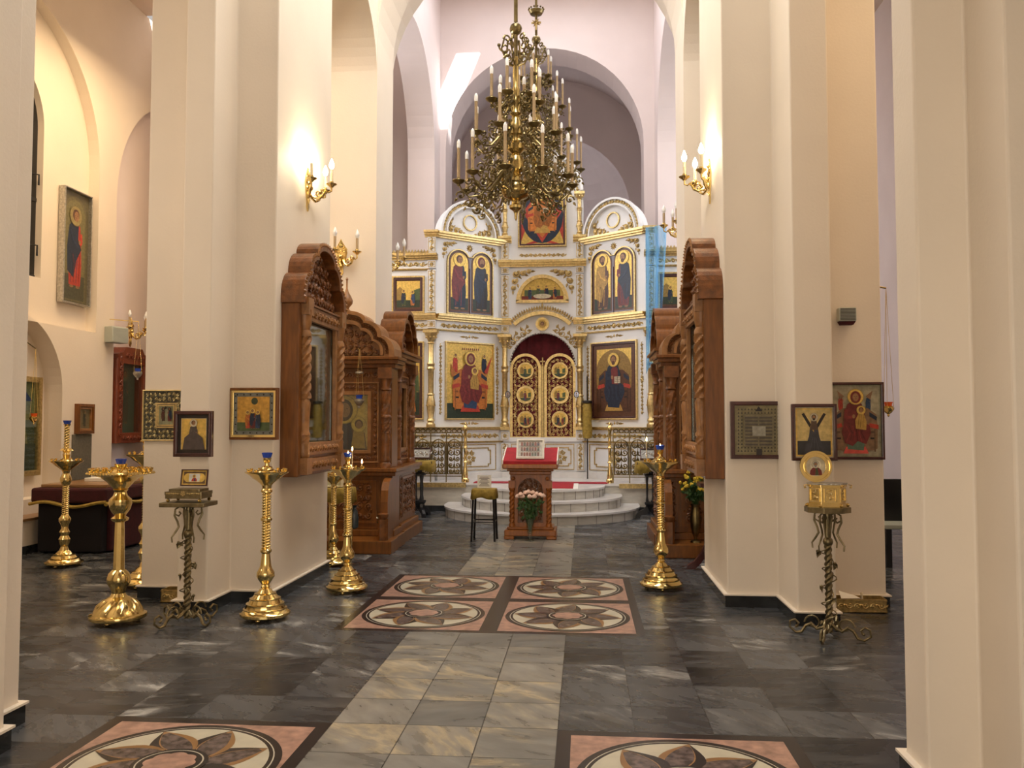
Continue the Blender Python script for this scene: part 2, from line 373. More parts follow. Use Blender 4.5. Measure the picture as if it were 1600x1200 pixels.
# ------------------------------------------------------------------ ornament (all in a plane frame u, v, w)
def spiral(mb, cx, cy, r, a0, d=1, turns=1.15, tr=.006, mi=0, n=13, w=0.):
    pts = []; R = []
    for i in range(n+1):
        t = i/n; a = a0+d*2*PI*turns*t; q = r*(1-.82*t)
        pts.append((cx+q*math.cos(a), cy+q*math.sin(a), w+tr*.6)); R.append(tr*(1.15-.5*t))
    mb.tube(pts, R, 5, mi)
    mb.ball((*pts[-1][:2], w+tr), tr*1.7, mi, 6)
def leaf(mb, cx, cy, l, wd, a, mi=0, w=0., hgt=None):
    hgt = hgt or wd*.5
    c, s_ = math.cos(a), math.sin(a)
    def q(x, y, z): return (cx+x*c-y*s_, cy+x*s_+y*c, w+z)
    mb.add([q(0, 0, 0), q(l*.4, wd*.5, 0), q(l, 0, 0), q(l*.4, -wd*.5, 0), q(l*.35, 0, hgt), q(l*.12, wd*.36, 0), q(l*.12, -wd*.36, 0)],
           [(0, 4, 5), (5, 4, 1), (1, 4, 2), (2, 4, 3), (3, 4, 6), (6, 4, 0)], mi)
def band(mb, u0, u1, v0, v1, mi=0, w=0., tr=None, boss=False):
    W, H = u1-u0, v1-v0; vert = H > W
    Lg, Wd = (H, W) if vert else (W, H)
    n = max(2, int(round(Lg/(Wd*.95)))); st = Lg/n; tr = tr or Wd*.10
    for i in range(n):
        c = st*(i+.5); d = 1 if i % 2 else -1
        def pos(a, b): return (u0+Wd/2+b, v0+a) if vert else (u0+a, v0+Wd/2+b)
        rot = PI/2 if vert else 0; fl_ = -1 if vert else 1
        x, y = pos(c, d*fl_*Wd*.06)
        if boss and abs(c-Lg/2) < st*.51:
            mb.ball((x, y, w), Wd*.42, mi, 10, sz=.4); continue
        spiral(mb, x, y, min(st, Wd)*.42, rot+(PI if d > 0 else PI), d, 1.1, tr, mi, 11, w)
        x2, y2 = pos(c+st*.48, -d*fl_*Wd*.18)
        leaf(mb, x2, y2, Wd*.52, Wd*.30, rot+d*.9, mi, w); leaf(mb, x2, y2, Wd*.46, Wd*.26, rot+PI-d*.5, mi, w); leaf(mb, x, y, Wd*.5, Wd*.22, rot-d*PI/2*fl_, mi, w)
def fill(mb, test, u0, u1, v0, v1, cell, mi=0, w=0., tr=None, seed=1):
    rnd = random.Random(seed); tr = tr or cell*.09
    nu = max(1, int(round((u1-u0)/cell))); nv = max(1, int(round((v1-v0)/cell)))
    cu, cv = (u1-u0)/nu, (v1-v0)/nv; um = (u0+u1)/2
    for j in range(nv):
        for i in range(nu):
            u = u0+(i+.5)*cu; v = v0+(j+.5)*cv
            if not (test is None or test(u, v)): continue
            d = 1 if u > um else -1
            if (i+j) % 2: d = -d
            a0 = rnd.choice([0, PI/2, PI, 3*PI/2]); a0 = a0 if u > um else PI-a0
            spiral(mb, u, v, cell*.44, a0, d, 1.1, tr, mi, 10, w)
            leaf(mb, u+cell*.4, v+cell*.3*d, cell*.5, cell*.26, d*2.1, mi, w)
            leaf(mb, u-cell*.38, v-cell*.35*d, cell*.46, cell*.24, PI/2+d*1.0, mi, w)
def rosette(mb, cx, cy, r, mi=0, w=0., n=8):
    for k in range(n): leaf(mb, cx, cy, r, r*.5, 2*PI*k/n, mi, w, r*.25)
    mb.ball((cx, cy, w+r*.1), r*.28, mi, 8, sz=.6)
def corner(mb, cx, cy, s_, du, dv, mi=0, w=0.):
    """scroll spray filling a corner; the corner sits at (cx, cy), spreading along du, dv"""
    tr = s_*.055
    for (a, b, r) in ((.22, .2, .17), (.52, .16, .13), (.16, .52, .14), (.78, .1, .09), (.1, .82, .10)):
        spiral(mb, cx+du*a*s_, cy+dv*b*s_, r*s_, PI*.25 if du > 0 else PI*.75, int(du*dv), 1.1, tr, mi, 10, w)
    for (a, b, t) in ((.35, .3, .8), (.62, .25, .3), (.3, .65, 1.3), (.9, .1, 0), (.1, .95, 1.57)):
        ang = math.atan2(dv*math.sin(t), du*math.cos(t)); leaf(mb, cx+du*a*s_, cy+dv*b*s_, s_*.2, s_*.1, ang, mi, w)
def rect_frame(mb, u0, u1, v0, v1, t, w0, w1, mi=0):
    mb.ring([(u0, v0), (u1, v0), (u1, v1), (u0, v1)], [(u0+t, v0+t), (u1-t, v0+t), (u1-t, v1-t), (u0+t, v1-t)], w0, w1, mi)
def arch_pts(u0, u1, v0, vs, n=18):
    c = (u0+u1)/2; r = (u1-u0)/2
    return [(u0, v0), (u1, v0)]+arc(c, vs, r, 0, 180, n)

# ------------------------------------------------------------------ painted panels: thin layers of paint in one mesh
GOLD = (.72, .49, .12, .4); GOLD2 = (.60, .41, .10, .35); OCHRE = (.45, .27, .06); DGOLD = (.30, .21, .06, .4)
SKIN = (.32, .165, .07); MAROON = (.16, .022, .02); BLUE = (.025, .055, .12); DBLUE = (.012, .022, .045); GREEN = (.06, .085, .03)
BROWN = (.09, .035, .015); RED = (.42, .045, .025); ORANGE = (.48, .16, .03); DARK = (.02, .014, .012); CREAM = (.55, .48, .33); DGREEN = (.025, .04, .022); GREY = (.2, .2, .19)
class Paint(MB):
    def __init__(s, T=None, w=0., step=.0004): MB.__init__(s, T); s.w = w; s.st = step
    def pg(s, pts, col): s.w += s.st; s.flat(pts, s.w, 0, col)
    def el(s, cx, cy, rx, ry, col, n=18): s.pg([(cx+rx*math.cos(2*PI*i/n), cy+ry*math.sin(2*PI*i/n)) for i in range(n)], col)
    def rc(s, a, b, c, d, col): s.pg([(a, c), (b, c), (b, d), (a, d)], col)
    def ln(s, pts, t, col):
        for (x0, y0), (x1, y1) in zip(pts, pts[1:]):
            d = math.hypot(x1-x0, y1-y0) or 1; nx, ny = -(y1-y0)/d*t/2, (x1-x0)/d*t/2
            s.pg([(x0+nx, y0+ny), (x0-nx, y0-ny), (x1-nx, y1-ny), (x1+nx, y1+ny)], col)
def dk(c, k): return tuple(x*k for x in c[:3])
def head(P, x, y, r, hair=BROWN, halo=GOLD, veil=None, beard=False, turn=0):
    if halo: P.el(x, y, r*2.1, r*2.1, dk(halo, .55)); P.el(x, y, r*1.95, r*1.95, halo)
    if veil: P.el(x, y-r*.1, r*1.35, r*1.6, veil)
    else: P.el(x, y+r*.15, r*1.12, r*1.2, hair)
    P.el(x+turn*r*.2, y-r*.1, r*.78, r*1.05, SKIN)
    if beard: P.el(x+turn*r*.2, y-r*.95, r*.6, r*.6, hair)
    for e in (-.3, .3): P.el(x+turn*r*.2+e*r, y+r*.1, r*.13, r*.07, DARK, 6)
    P.ln([(x+turn*r*.2, y+r*.1), (x+turn*r*.25, y-r*.3)], r*.1, dk(SKIN, .5)); P.ln([(x-r*.15+turn*r*.2, y-r*.5), (x+r*.2+turn*r*.2, y-r*.5)], r*.1, dk(MAROON, 1.2))
def saint(P, cx, by, h_, robe=MAROON, mantle=DBLUE, turn=0, veil=None, beard=False, halo=GOLD, hair=BROWN, feet=True, arm=1):
    """standing robed figure: by = ground, h_ = height"""
    X = lambda a: cx+a*h_*(-1 if turn < 0 else 1); Y = lambda b: by+b*h_
    if feet:
        for a in (-.06, .07): P.el(X(a), Y(.015), h_*.045, h_*.018, dk(SKIN, .8), 8)
    P.pg([(X(-.115), Y(.03)), (X(.12), Y(.03)), (X(.14), Y(.3)), (X(.12), Y(.6)), (X(.10), Y(.78)), (X(.05), Y(.83)), (X(-.05), Y(.83)), (X(-.12), Y(.77)), (X(-.15), Y(.55)), (X(-.13), Y(.25))], robe)
    P.pg([(X(-.15), Y(.2)), (X(-.02), Y(.12)), (X(.03), Y(.35)), (X(.13), Y(.5)), (X(.06), Y(.62)), (X(.07), Y(.80)), (X(-.05), Y(.83)), (X(-.125), Y(.77)), (X(-.165), Y(.5))], mantle)
    for k in range(4):
        a = -.08+.055*k; P.ln([(X(a), Y(.06)), (X(a+.015), Y(.25+.05*k)), (X(a-.02), Y(.42))], h_*.008, dk(robe, .45) if k % 2 else dk(mantle, 1.9))
    P.ln([(X(-.1), Y(.72)), (X(-.03), Y(.58)), (X(.08), Y(.52))], h_*.03, dk(mantle, 1.5))
    P.el(X(.09), Y(.535+.05*arm), h_*.025, h_*.03, SKIN, 10)
    P.ln([(X(.12), Y(.7)), (X(.13), Y(.58)), (X(.1), Y(.56))], h_*.03, dk(robe, 1.35))
    head(P, X(.0), Y(.905), h_*.062, hair, halo, veil, beard, turn)
def seated(P, cx, by, h_, robe=MAROON, mantle=MAROON, throne=ORANGE, child=False, book=False, veil=None, beard=False, stool=RED, hair=BROWN, under=BLUE):
    X = lambda a: cx+a*h_; Y = lambda b: by+b*h_
    # throne
    P.pg([(X(-.34), Y(.05)), (X(-.28), Y(.02)), (X(.28), Y(.02)), (X(.34), Y(.05)), (X(.35), Y(.38)), (X(.33), Y(.60)), (X(.2), Y(.70)), (X(-.2), Y(.70)), (X(-.33), Y(.60)), (X(-.35), Y(.38))], throne)
    for s_ in (-1, 1):
        P.pg([(X(s_*.22), Y(.57)), (X(s_*.33), Y(.50)), (X(s_*.34), Y(.56)), (X(s_*.22), Y(.64))], DBLUE)
        P.pg([(X(s_*.2), Y(.40)), (X(s_*.36), Y(.36)), (X(s_*.36), Y(.43)), (X(s_*.22), Y(.46))], RED)
        P.rc(X(s_*.3)-h_*.012, X(s_*.3)+h_*.012, Y(.0), Y(.36), dk(throne, .6)); P.rc(X(s_*.26)-h_*.03, X(s_*.26)+h_*.03, Y(.2), Y(.23), DARK)
        P.rc(X(s_*.27)-h_*.03, X(s_*.27)+h_*.03, Y(.30), Y(.33), dk(throne, .5))
    P.pg([(X(-.2), Y(-.03)), (X(.2), Y(-.03)), (X(.15), Y(.08)), (X(-.15), Y(.08))], stool)
    P.pg([(X(-.13), Y(.04)), (X(.12), Y(.02)), (X(.15), Y(.25)), (X(-.14), Y(.25))], under)
    P.pg([(X(-.17), Y(.14)), (X(-.05), Y(.09)), (X(.03), Y(.17)), (X(.16), Y(.12)), (X(.24), Y(.30)), (X(.22), Y(.42)), (X(.12), Y(.48)), (X(.15), Y(.62)), (X(.10), Y(.77)), (X(.03), Y(.82)), (X(-.05), Y(.82)), (X(-.13), Y(.76)), (X(-.18), Y(.60)), (X(-.19), Y(.42)), (X(-.22), Y(.32))], mantle)
    P.pg([(X(-.04), Y(.45)), (X(.10), Y(.44)), (X(.09), Y(.72)), (X(.0), Y(.8)), (X(-.06), Y(.7))], robe)
    for k in range(6):
        a = -.15+.06*k; P.ln([(X(a), Y(.16+.02*(k % 2))), (X(a*.6), Y(.30)), (X(a*.9-.02), Y(.42))], h_*.008, dk(mantle, .4) if k % 2 else dk(mantle, 1.9))
    P.ln([(X(-.15), Y(.68)), (X(-.16), Y(.54)), (X(-.05), Y(.56))], h_*.05, dk(mantle, 1.35)); P.el(X(-.03), Y(.57), h_*.025, h_*.035, SKIN, 8)
    if child:
        P.pg([(X(.0), Y(.37)), (X(.16), Y(.35)), (X(.17), Y(.48)), (X(.12), Y(.63)), (X(.05), Y(.63)), (X(-.01), Y(.5))], OCHRE)
        for k in range(3): P.ln([(X(.03+.04*k), Y(.39)), (X(.06+.03*k), Y(.6))], h_*.007, dk(OCHRE, .4))
        head(P, X(.085), Y(.67), h_*.035, hair)
    if book:
        P.rc(X(.02), X(.15), Y(.46), Y(.58), CREAM); P.ln([(X(.085), Y(.46)), (X(.085), Y(.58))], h_*.008, DARK)
        for k in range(3): P.ln([(X(.03), Y(.49+.03*k)), (X(.14), Y(.49+.03*k))], h_*.006, DARK)
    head(P, X(0), Y(.885), h_*.062, hair, GOLD, veil, beard)
def bust(P, cx, by, h_, robe=MAROON, veil=None, child=False, halo=GOLD, beard=False, hair=BROWN, under=BLUE):
    X = lambda a: cx+a*h_; Y = lambda b: by+b*h_
    P.pg([(X(-.42), Y(0)), (X(.42), Y(0)), (X(.38), Y(.3)), (X(.24), Y(.48)), (X(.08), Y(.56)), (X(-.08), Y(.56)), (X(-.24), Y(.48)), (X(-.38), Y(.3))], robe)
    P.pg([(X(-.06), Y(0)), (X(.2), Y(0)), (X(.1), Y(.5)), (X(-.02), Y(.5))], under)
    for k in range(5): P.ln([(X(-.3+.12*k), Y(.02)), (X(-.2+.09*k), Y(.4))], h_*.012, dk(robe, .45 if k % 2 else 1.8))
    head(P, X(-.02), Y(.74), h_*.13, hair, halo, veil, beard, 1 if child else 0)
    if child:
        P.pg([(X(.12), Y(.02)), (X(.4), Y(.02)), (X(.36), Y(.35)), (X(.18), Y(.38))], OCHRE); head(P, X(.27), Y(.46), h_*.07, hair)
def scene(P, u0, u1, v0, v1, seed=1, n=3):
    """a small group of figures before buildings"""
    rnd = random.Random(seed); W, H = u1-u0, v1-v0
    P.rc(u0, u1, v0, v0+H*.3, DGREEN)
    P.pg([(u0, v0+H*.3), (u0+W*.28, v0+H*.3), (u0+W*.28, v0+H*.75), (u0+W*.14, v0+H*.86), (u0, v0+H*.75)], dk(OCHRE, .7))
    P.pg([(u1-W*.3, v0+H*.3), (u1, v0+H*.3), (u1, v0+H*.8), (u1-W*.3, v0+H*.7)], dk(GREEN, 1.3))
    cols = [MAROON, BLUE, GREEN, ORANGE, DBLUE]
    for i in range(n):
        saint(P, u0+W*(i+.8)/(n+.6), v0+H*.06, H*(.62+.1*rnd.random()), rnd.choice(cols), rnd.choice(cols), turn=1 if i < n/2 else -1)
# ================================================================== THE SETTING
XC = -.74                      # axis of the nave
# ---- floor: dark marble tiles, a lighter strip down the middle, and inlaid roses
def ngon_floor(name, rects, m):
    mb = MB()
    for a, b, c, d in rects: mb.add([(a, c, 0), (b, c, 0), (b, d, 0), (a, d, 0)], [(0, 1, 2, 3)])
    return struct(name, mb, m)
SX0, SX1, BX0, BX1 = -1.34, -.14, -1.94, .46
BY0, BY1 = 6.46, 8.86
NY0, NY1 = 3.28, 4.48
ngon_floor('floor', [(-9, 6, -1, NY0), (-9, -2.54, NY0, NY1), (1.06, 6, NY0, NY1), (-9, SX0, NY1, BY0), (SX1, 6, NY1, BY0),
                     (-9, BX0, BY0, BY1), (BX1, 6, BY0, BY1), (-9, SX0, BY1, 14.6), (SX1, 6, BY1, 14.6), (SX0, SX1, 13.6, 14.6), (-9, 6, 14.6, 18), (-4, 3, 18, 26)], 'floor_dark')
# the near roses sit beside the strip
ngon_floor('floor_strip', [(SX0, SX1, NY0, BY0), (SX0, SX1, BY1, 13.6)], 'floor_light')
def rose(mb, cx, cy, s, z=0., flip=1):
    """inlaid stone rose: black border, pink square, double black ring, eight curved petals"""
    st = .0007
    def L(k): return z+k*st
    h_ = s/2
    mb.flat([(cx-h_, cy-h_), (cx+h_, cy-h_), (cx+h_, cy+h_), (cx-h_, cy+h_)], L(0), 0)
    q = h_*.885; mb.flat([(cx-q, cy-q), (cx+q, cy-q), (cx+q, cy+q), (cx-q, cy+q)], L(1), 1)
    R = q*.965
    def disc(r, k, mi, n=64): mb.flat([(cx+r*math.cos(2*PI*i/n), cy+r*math.sin(2*PI*i/n)) for i in range(n)], L(k), mi)
    disc(R, 2, 0); disc(R*.93, 3, 2); disc(R*.917, 4, 0); disc(R*.88, 5, 2)
    for k in range(8):
        a = 2*PI*k/8+.2
        B = Vector((R*.27*math.cos(a-flip*.5), R*.27*math.sin(a-flip*.5))); Tp = Vector((R*.88*math.cos(a+flip*.32), R*.88*math.sin(a+flip*.32)))
        d = Tp-B; nn = Vector((-d.y, d.x)).normalized()*flip
        def E(t, wl, sk=.0): q = B+d*t+nn*(R*wl*math.sin(PI*t**.85)); return (cx+q.x, cy+q.y)
        ts = [i/9 for i in range(10)]; z6 = L(6)+k*.00025
        def fl_(p_, dz, mi): mb.flat(p_, z6+dz*.00008, mi)
        fl_([E(t, -.17) for t in ts]+[E(t, .27) for t in ts[::-1]], 0, 0)
        fl_([E(t, -.17) for t in ts]+[E(t, .165) for t in ts[::-1]], 1, 4)
        fl_([E(t*.90, -.10) for t in ts]+[E(t*.90, .15) for t in ts[::-1]], 2, 3)
    disc(R*.34, 11, 0); disc(R*.30, 12, 2); disc(R*.285, 13, 0)
    pts = []
    for i in range(64):
        a = 2*PI*i/64; r = R*(.215+.028*abs(math.cos(4*a))); pts.append((cx+r*math.cos(a), cy+r*math.sin(a)))
    mb.flat(pts, L(14), 1)
    disc(R*.2, 15, 1)
mats = ['s_black', 's_pink', 's_cream', 's_purple', 's_brown']
k = 1
for cx, cy in ((-1.94, 3.88), (.46, 3.88), (-1.34, 7.06), (-.14, 7.06), (-1.34, 8.26), (-.14, 8.26)):
    mb = MB(); rose(mb, cx, cy, 1.2, 0, 1 if cx < -.5 else -1); struct('trim_%d' % k, mb, mats); k += 1

# ---- piers of the nave arcade (cross-shaped), black marble baseboards
def pier(name, pts, z1, m='wall', bev=.012):
    mb = MB(); mb.prism(pts, 0, z1, 0); return struct(name, mb, m, bevel=bev)
def offset_poly(pts, d):
    n = len(pts); A = sum(pts[i][0]*pts[(i+1) % n][1]-pts[(i+1) % n][0]*pts[i][1] for i in range(n)); sg = 1 if A > 0 else -1
    out = []
    for i in range(n):
        p0, p1, p2 = Vector(pts[i-1]), Vector(pts[i]), Vector(pts[(i+1) % n])
        d1 = (p1-p0).normalized(); d2 = (p2-p1).normalized()
        n1 = Vector((d1.y, -d1.x))*sg; n2 = Vector((d2.y, -d2.x))*sg
        b = (n1+n2); b = b/max(.2, b.dot(n1)) if b.length > 1e-6 else n1
        out.append((p1.x+b.x*d, p1.y+b.y*d))
    return out
def baseboard(name, pts, h_=.1, skip=()):
    mb = MB(); o = offset_poly(pts, .022); n = len(pts)
    for i in range(n):
        if i in skip: continue
        j = (i+1) % n
        mb.prism([pts[i], pts[j], o[j], o[i]], 0, h_, 0)
        mb.prism([offset_poly(pts, .034)[i], offset_poly(pts, .034)[j], pts[j], pts[i]], h_, h_+.012, 1)
    return struct(name, mb, ['dark_base', 'wall'])
XL, XR = -2.77, 1.24
LP2 = [(XL, 7.38), (XL, 9.0), (-3.16, 9.0), (-3.16, 9.45), (-3.42, 9.45), (-3.42, 9.0), (-4.05, 9.0), (-4.05, 7.5), (-3.42, 7.5), (-3.42, 6.92), (-3.16, 6.92), (-3.16, 7.38)]
RP2 = [(XR, 7.56), (XR, 8.95), (1.72, 8.95), (1.72, 9.4), (1.98, 9.4), (1.98, 8.95), (2.6, 8.95), (2.6, 7.62), (1.98, 7.62), (1.98, 6.92), (1.68, 6.92), (1.68, 7.56)]
pier('wall_left_pier', LP2, 10); baseboard('baseboard_left_pier', LP2)
pier('wall_right_pier', RP2, 10); baseboard('baseboard_right_pier', RP2)
LP1 = [(-2.83, 2.0), (-2.83, 3.98), (-3.0, 3.98), (-3.0, 4.33), (-4.6, 4.33), (-4.6, 2.0)]
RP1 = [(1.45, 4.04), (1.45, 3.79), (1.67, 3.79), (1.67, 3.45), (2.02, 3.45), (2.02, 3.79), (2.9, 3.79), (2.9, 4.04)]
pier('wall_left_near_pier', LP1, 10); baseboard('baseboard_left_near_pier', LP1, .1)
pier('wall_right_near_pier', RP1, 10); baseboard('baseboard_right_near_pier', RP1, .1)
LP3 = [(XL, 11.05), (XL, 12.0), (-3.0, 12.0), (-3.0, 12.9), (-4.3, 12.9), (-4.3, 11.05)]
RP3 = [(XR+.08, 11.05), (4.3-1.48, 11.05), (2.82, 12.9), (1.5, 12.9), (1.5, 12.0), (XR+.08, 12.0)]
pier('wall_left_crossing_pier', LP3, 6.7, bev=0); pier('wall_right_crossing_pier', RP3, 6.7, bev=0)
baseboard('baseboard_left_crossing_pier', LP3, .1); baseboard('baseboard_right_crossing_pier', RP3, .1)

# ---- walls over the arcade: arches between the piers (planes facing the nave), then over the crossing
def side_wall(name, X, y0, y1, z0, z1, opens, th, m='wall'):
    mb = MB(Matrix(((0, 0, 1, 0), (1, 0, 0, 0), (0, 1, 0, 0), (0, 0, 0, 1))))   # (u,v,w) -> (w,u,v)
    arch_wall(mb, y0, y1, z0, z1, opens, X, X+th); return struct(name, mb, m)
side_wall('wall_left_arcade', XL-.004, 8.8, 11.3, 5.9, 9.99, [(10.025, 1.04, 6.2, 5.9)], -.7)
side_wall('wall_right_arcade', XR+.084, 8.8, 11.3, 5.9, 9.99, [(10.0, 1.06, 6.2, 5.9)], .7)
side_wall('wall_left_front_arcade', XL-.004, 4.1, 7.6, 6.4, 9.99, [(5.84, 1.55, 6.7, 6.4)], -.7)
side_wall('wall_right_front_arcade', XR+.22, 3.9, 7.8, 6.4, 9.99, [(5.8, 1.77, 6.7, 6.4)], .7)
side_wall('wall_left_crossing', -3.0, 12.9, 17.4, 0, 11.0, [(14.85, 1.9, 6.95, 0)], -.55, 'wallpink')
side_wall('wall_right_crossing', 1.48, 12.9, 17.4, 0, 11.0, [(14.85, 1.9, 6.95, 0)], .55, 'wallpink')
# transverse arch before the crossing, east wall with the sanctuary arch, bay and apse behind
def cross_wall(name, Y, x0, x1, z0, z1, opens, th, m='wallpink'):
    mb = MB(Matrix(((1, 0, 0, 0), (0, 0, 1, 0), (0, 1, 0, 0), (0, 0, 0, 1))))   # (u,v,w) -> (u,w,v)
    arch_wall(mb, x0, x1, z0, z1, opens, Y, Y+th); return struct(name, mb, m)
cross_wall('wall_transverse_arch', 11.05, -4.3, 2.82, 6.7, 10.6, [(-.725, 2.045, 6.85, 6.7)], .95, 'wall')
cross_wall('wall_transverse_step', 12.0, -4.3, 2.82, 6.7, 10.6, [(-.75, 2.25, 6.85, 6.7)], .9, 'wall')
cross_wall('wall_east', 17.4, -3.55, 2.03, 0, 11, [(-.81, 2.07, 7.38, 0)], .85)
cross_wall('wall_north_transept_east', 17.4, -6.2, -3.55, 0, 11, [], .3)
cross_wall('wall_south_transept_east', 17.4, 2.03, 4.7, 0, 11, [], .3)
cross_wall('wall_apse_arch', 22.4, -3.7, 2.1, 0, 11, [(-.80, 2.05, 7.2, 0)], .35)
mb = MB()                                                        # sanctuary bay: side walls and barrel vault
pts = [(-3.5, .0)]+[(-.8-2.7*math.cos(PI*i/24), 8.1+2.7*math.sin(PI*i/24)) for i in range(25)]+[(1.9, 0)]
for i in range(len(pts)-1):
    (a, va), (b, vb) = pts[i], pts[i+1]; mb.add([(a, 18.2, va), (b, 18.2, vb), (b, 22.45, vb), (a, 22.45, va)], [(0, 1, 2, 3)], 0, 0 < i < 25)
struct('ceiling_sanctuary', mb, 'wallpink')
mb = MB()                                                        # curved apse wall with its half dome
for i in range(20):
    a0, a1 = PI*i/20, PI*(i+1)/20
    prev = None
    rows = [(0., 0., 1.), (0, 7.2, 1.)]+[(0, 7.2+2.2*math.sin(PI/2*j/8), math.cos(PI/2*j/8)) for j in range(1, 9)]
    for (_, z0, k0), (_, z1, k1) in zip(rows, rows[1:]):
        mb.add([(-.8+2.2*k0*math.cos(a0), 22.6+2.2*k0*math.sin(a0), z0), (-.8+2.2*k0*math.cos(a1), 22.6+2.2*k0*math.sin(a1), z0),
                (-.8+2.2*k1*math.cos(a1), 22.6+2.2*k1*math.sin(a1), z1), (-.8+2.2*k1*math.cos(a0), 22.6+2.2*k1*math.sin(a0), z1)], [(0, 1, 2, 3)], 0, True)
struct('wall_apse', mb, 'wallpink')
mb = MB(); mb.box(-4.3, 2.82, -1, 12.0, 10, 10.2); struct('ceiling', mb, 'ceil')
# roof over the crossing with a slot cut to shape the sun patch
mb = MB(); hx0, hx1, hy0, hy1 = -1.98, -1.42, 15.35, 16.4
z = 11.0
for a, b, c, d in ((-6.2, hx0, 12.0, 18.2), (hx1, 4.7, 12.0, 18.2), (hx0, hx1, 12.0, hy0), (hx0, hx1, hy1, 18.2)): mb.box(a, b, c, d, z, z+.15)
struct('ceiling_crossing', mb, 'ceil')
mb = MB(); mb.box(-6.4, -6.2, 12.9, 17.7, 0, 11); mb.box(4.7, 4.9, 12.9, 17.7, 0, 11); struct('wall_transept_ends', mb, 'wallpink')
mb = MB(); mb.box(-7.9, -4.3, -1, 12.9, 8.2, 8.35); struct('ceiling_north_aisle', mb, 'ceil')
mb = MB(); mb.box(2.6, 6.0, -1, 18, 8.2, 8.35); struct('ceiling_south_aisle', mb, 'ceil')

mb = MB(); mb.box(-9, 6.2, -1.2, -1, 0, 10.2); struct('wall_west', mb, 'wall')
mb = MB(); mb.box(-4.4, -4.25, -1, 12.9, 8.2, 11.2); struct('wall_left_clerestory', mb, 'wall'); mb = MB(); mb.box(2.75, 2.9, -1, 18, 8.2, 11.2); struct('wall_right_clerestory', mb, 'wall')
mb = MB(); mb.box(-4.4, 2.9, 11.85, 12.0, 9.9, 11.2); struct('wall_crossing_top', mb, 'wall')
mb = MB(); mb.box(-8.1, -7.9, -1, 16, 0, 8.4); struct('wall_north_outer', mb, 'wall'); mb = MB(); mb.box(6.1, 6.3, -1, 18, 0, 8.4); struct('wall_south_outer', mb, 'wall')
# ---- north aisle wall (left), with blind arches, a window and an icon niche
XN = -7.06
mb = MB(Matrix(((0, 0, 1, 0), (1, 0, 0, 0), (0, 1, 0, 0), (0, 0, 0, 1))))
arch_wall(mb, 3.5, 15.6, 0, 8.2, [(9.78, 1.9, 5.3, .0), (14.15, 2.0, 5.0, .0)], XN, XN-.16)
struct('wall_left_aisle', mb, 'wall')
mb = MB(Matrix(((0, 0, 1, 0), (1, 0, 0, 0), (0, 1, 0, 0), (0, 0, 0, 1))))
arch_wall(mb, 3.5, 12.0, 2.9, 8.2, [(9.80, .83, 5.55, 3.52)], XN-.16, XN-.30); struct('wall_left_aisle_window_bay', mb, 'wall')
mb = MB(Matrix(((0, 0, 1, 0), (1, 0, 0, 0), (0, 1, 0, 0), (0, 0, 0, 1))))
arch_wall(mb, 7.88, 11.68, 0, 2.9, [(9.92, 1.0, 2.0, .62)], XN+.0, XN-.26); struct('wall_left_aisle_niche_bay', mb, 'wall')
mb = MB(); mb.box(XN-.38, XN-.26, 8.5, 11.2, 0, 2.95); struct('wall_left_aisle_niche_back', mb, 'wall')
mb = MB(); mb.box(XN-.30, XN-.161, 12.0, 16.3, 0, 8.2); struct('wall_left_aisle_far_recess', mb, 'wallpink')
mb = MB(); mb.box(XN-.36, XN-.25, 8.9, 10.68, 3.45, 6.5); struct('window_1', mb, 'winglass')
mb = MB()
mb.box(XN-.25, XN-.235, 9.0, 10.62, 3.52, 3.56); mb.box(XN-.25, XN-.235, 9.0, 10.62, 4.55, 4.60)
for z in (4.9, 3.95): mb.tube([(XN-.24, 10.5, z), (XN-.17, 10.56, z), (XN-.17, 10.56, z-.14)], .012, 5)
struct('trim_window', mb, 'black')
mb = MB(); mb.box(XN, XN+.022, 10.98, 16, 0, .11); mb.box(XN-.0, XN+.03, 10.98, 16, .11, .125, 1); struct('baseboard_left_aisle', mb, ['dark_base', 'wall'])
mb = MB(); mb.box(XN, XN+.30, 8.6, 10.75, .1, .40); mb.box(XN, XN+.32, 8.6, 10.78, .40, .43, 1); mb.box(XN, XN+.31, 8.6, 10.76, 0, .1, 2)
struct('trim_wall_ledge', mb, ['wall', 's_brown', 'dark_base'])
mb = MB(); mb.box(-7.06, -4.3, 15.6, 15.8, 0, 8.2); struct('wall_north_aisle_east', mb, 'wall')
# ---- south aisle (right), seen through the slit beside the pier
mb = MB(Matrix(((0, 0, 1, 0), (1, 0, 0, 0), (0, 1, 0, 0), (0, 0, 0, 1))))
arch_wall(mb, 2.0, 18.0, 0, 8.2, [(11.2, 1.1, 2.9, 0)], 5.6, 6.0); struct('wall_right_aisle', mb, 'wallpink')
mb = MB(); mb.box(6.0, 6.1, 9.5, 13, 0, 4.6); struct('wall_right_aisle_recess', mb, 's_brown')

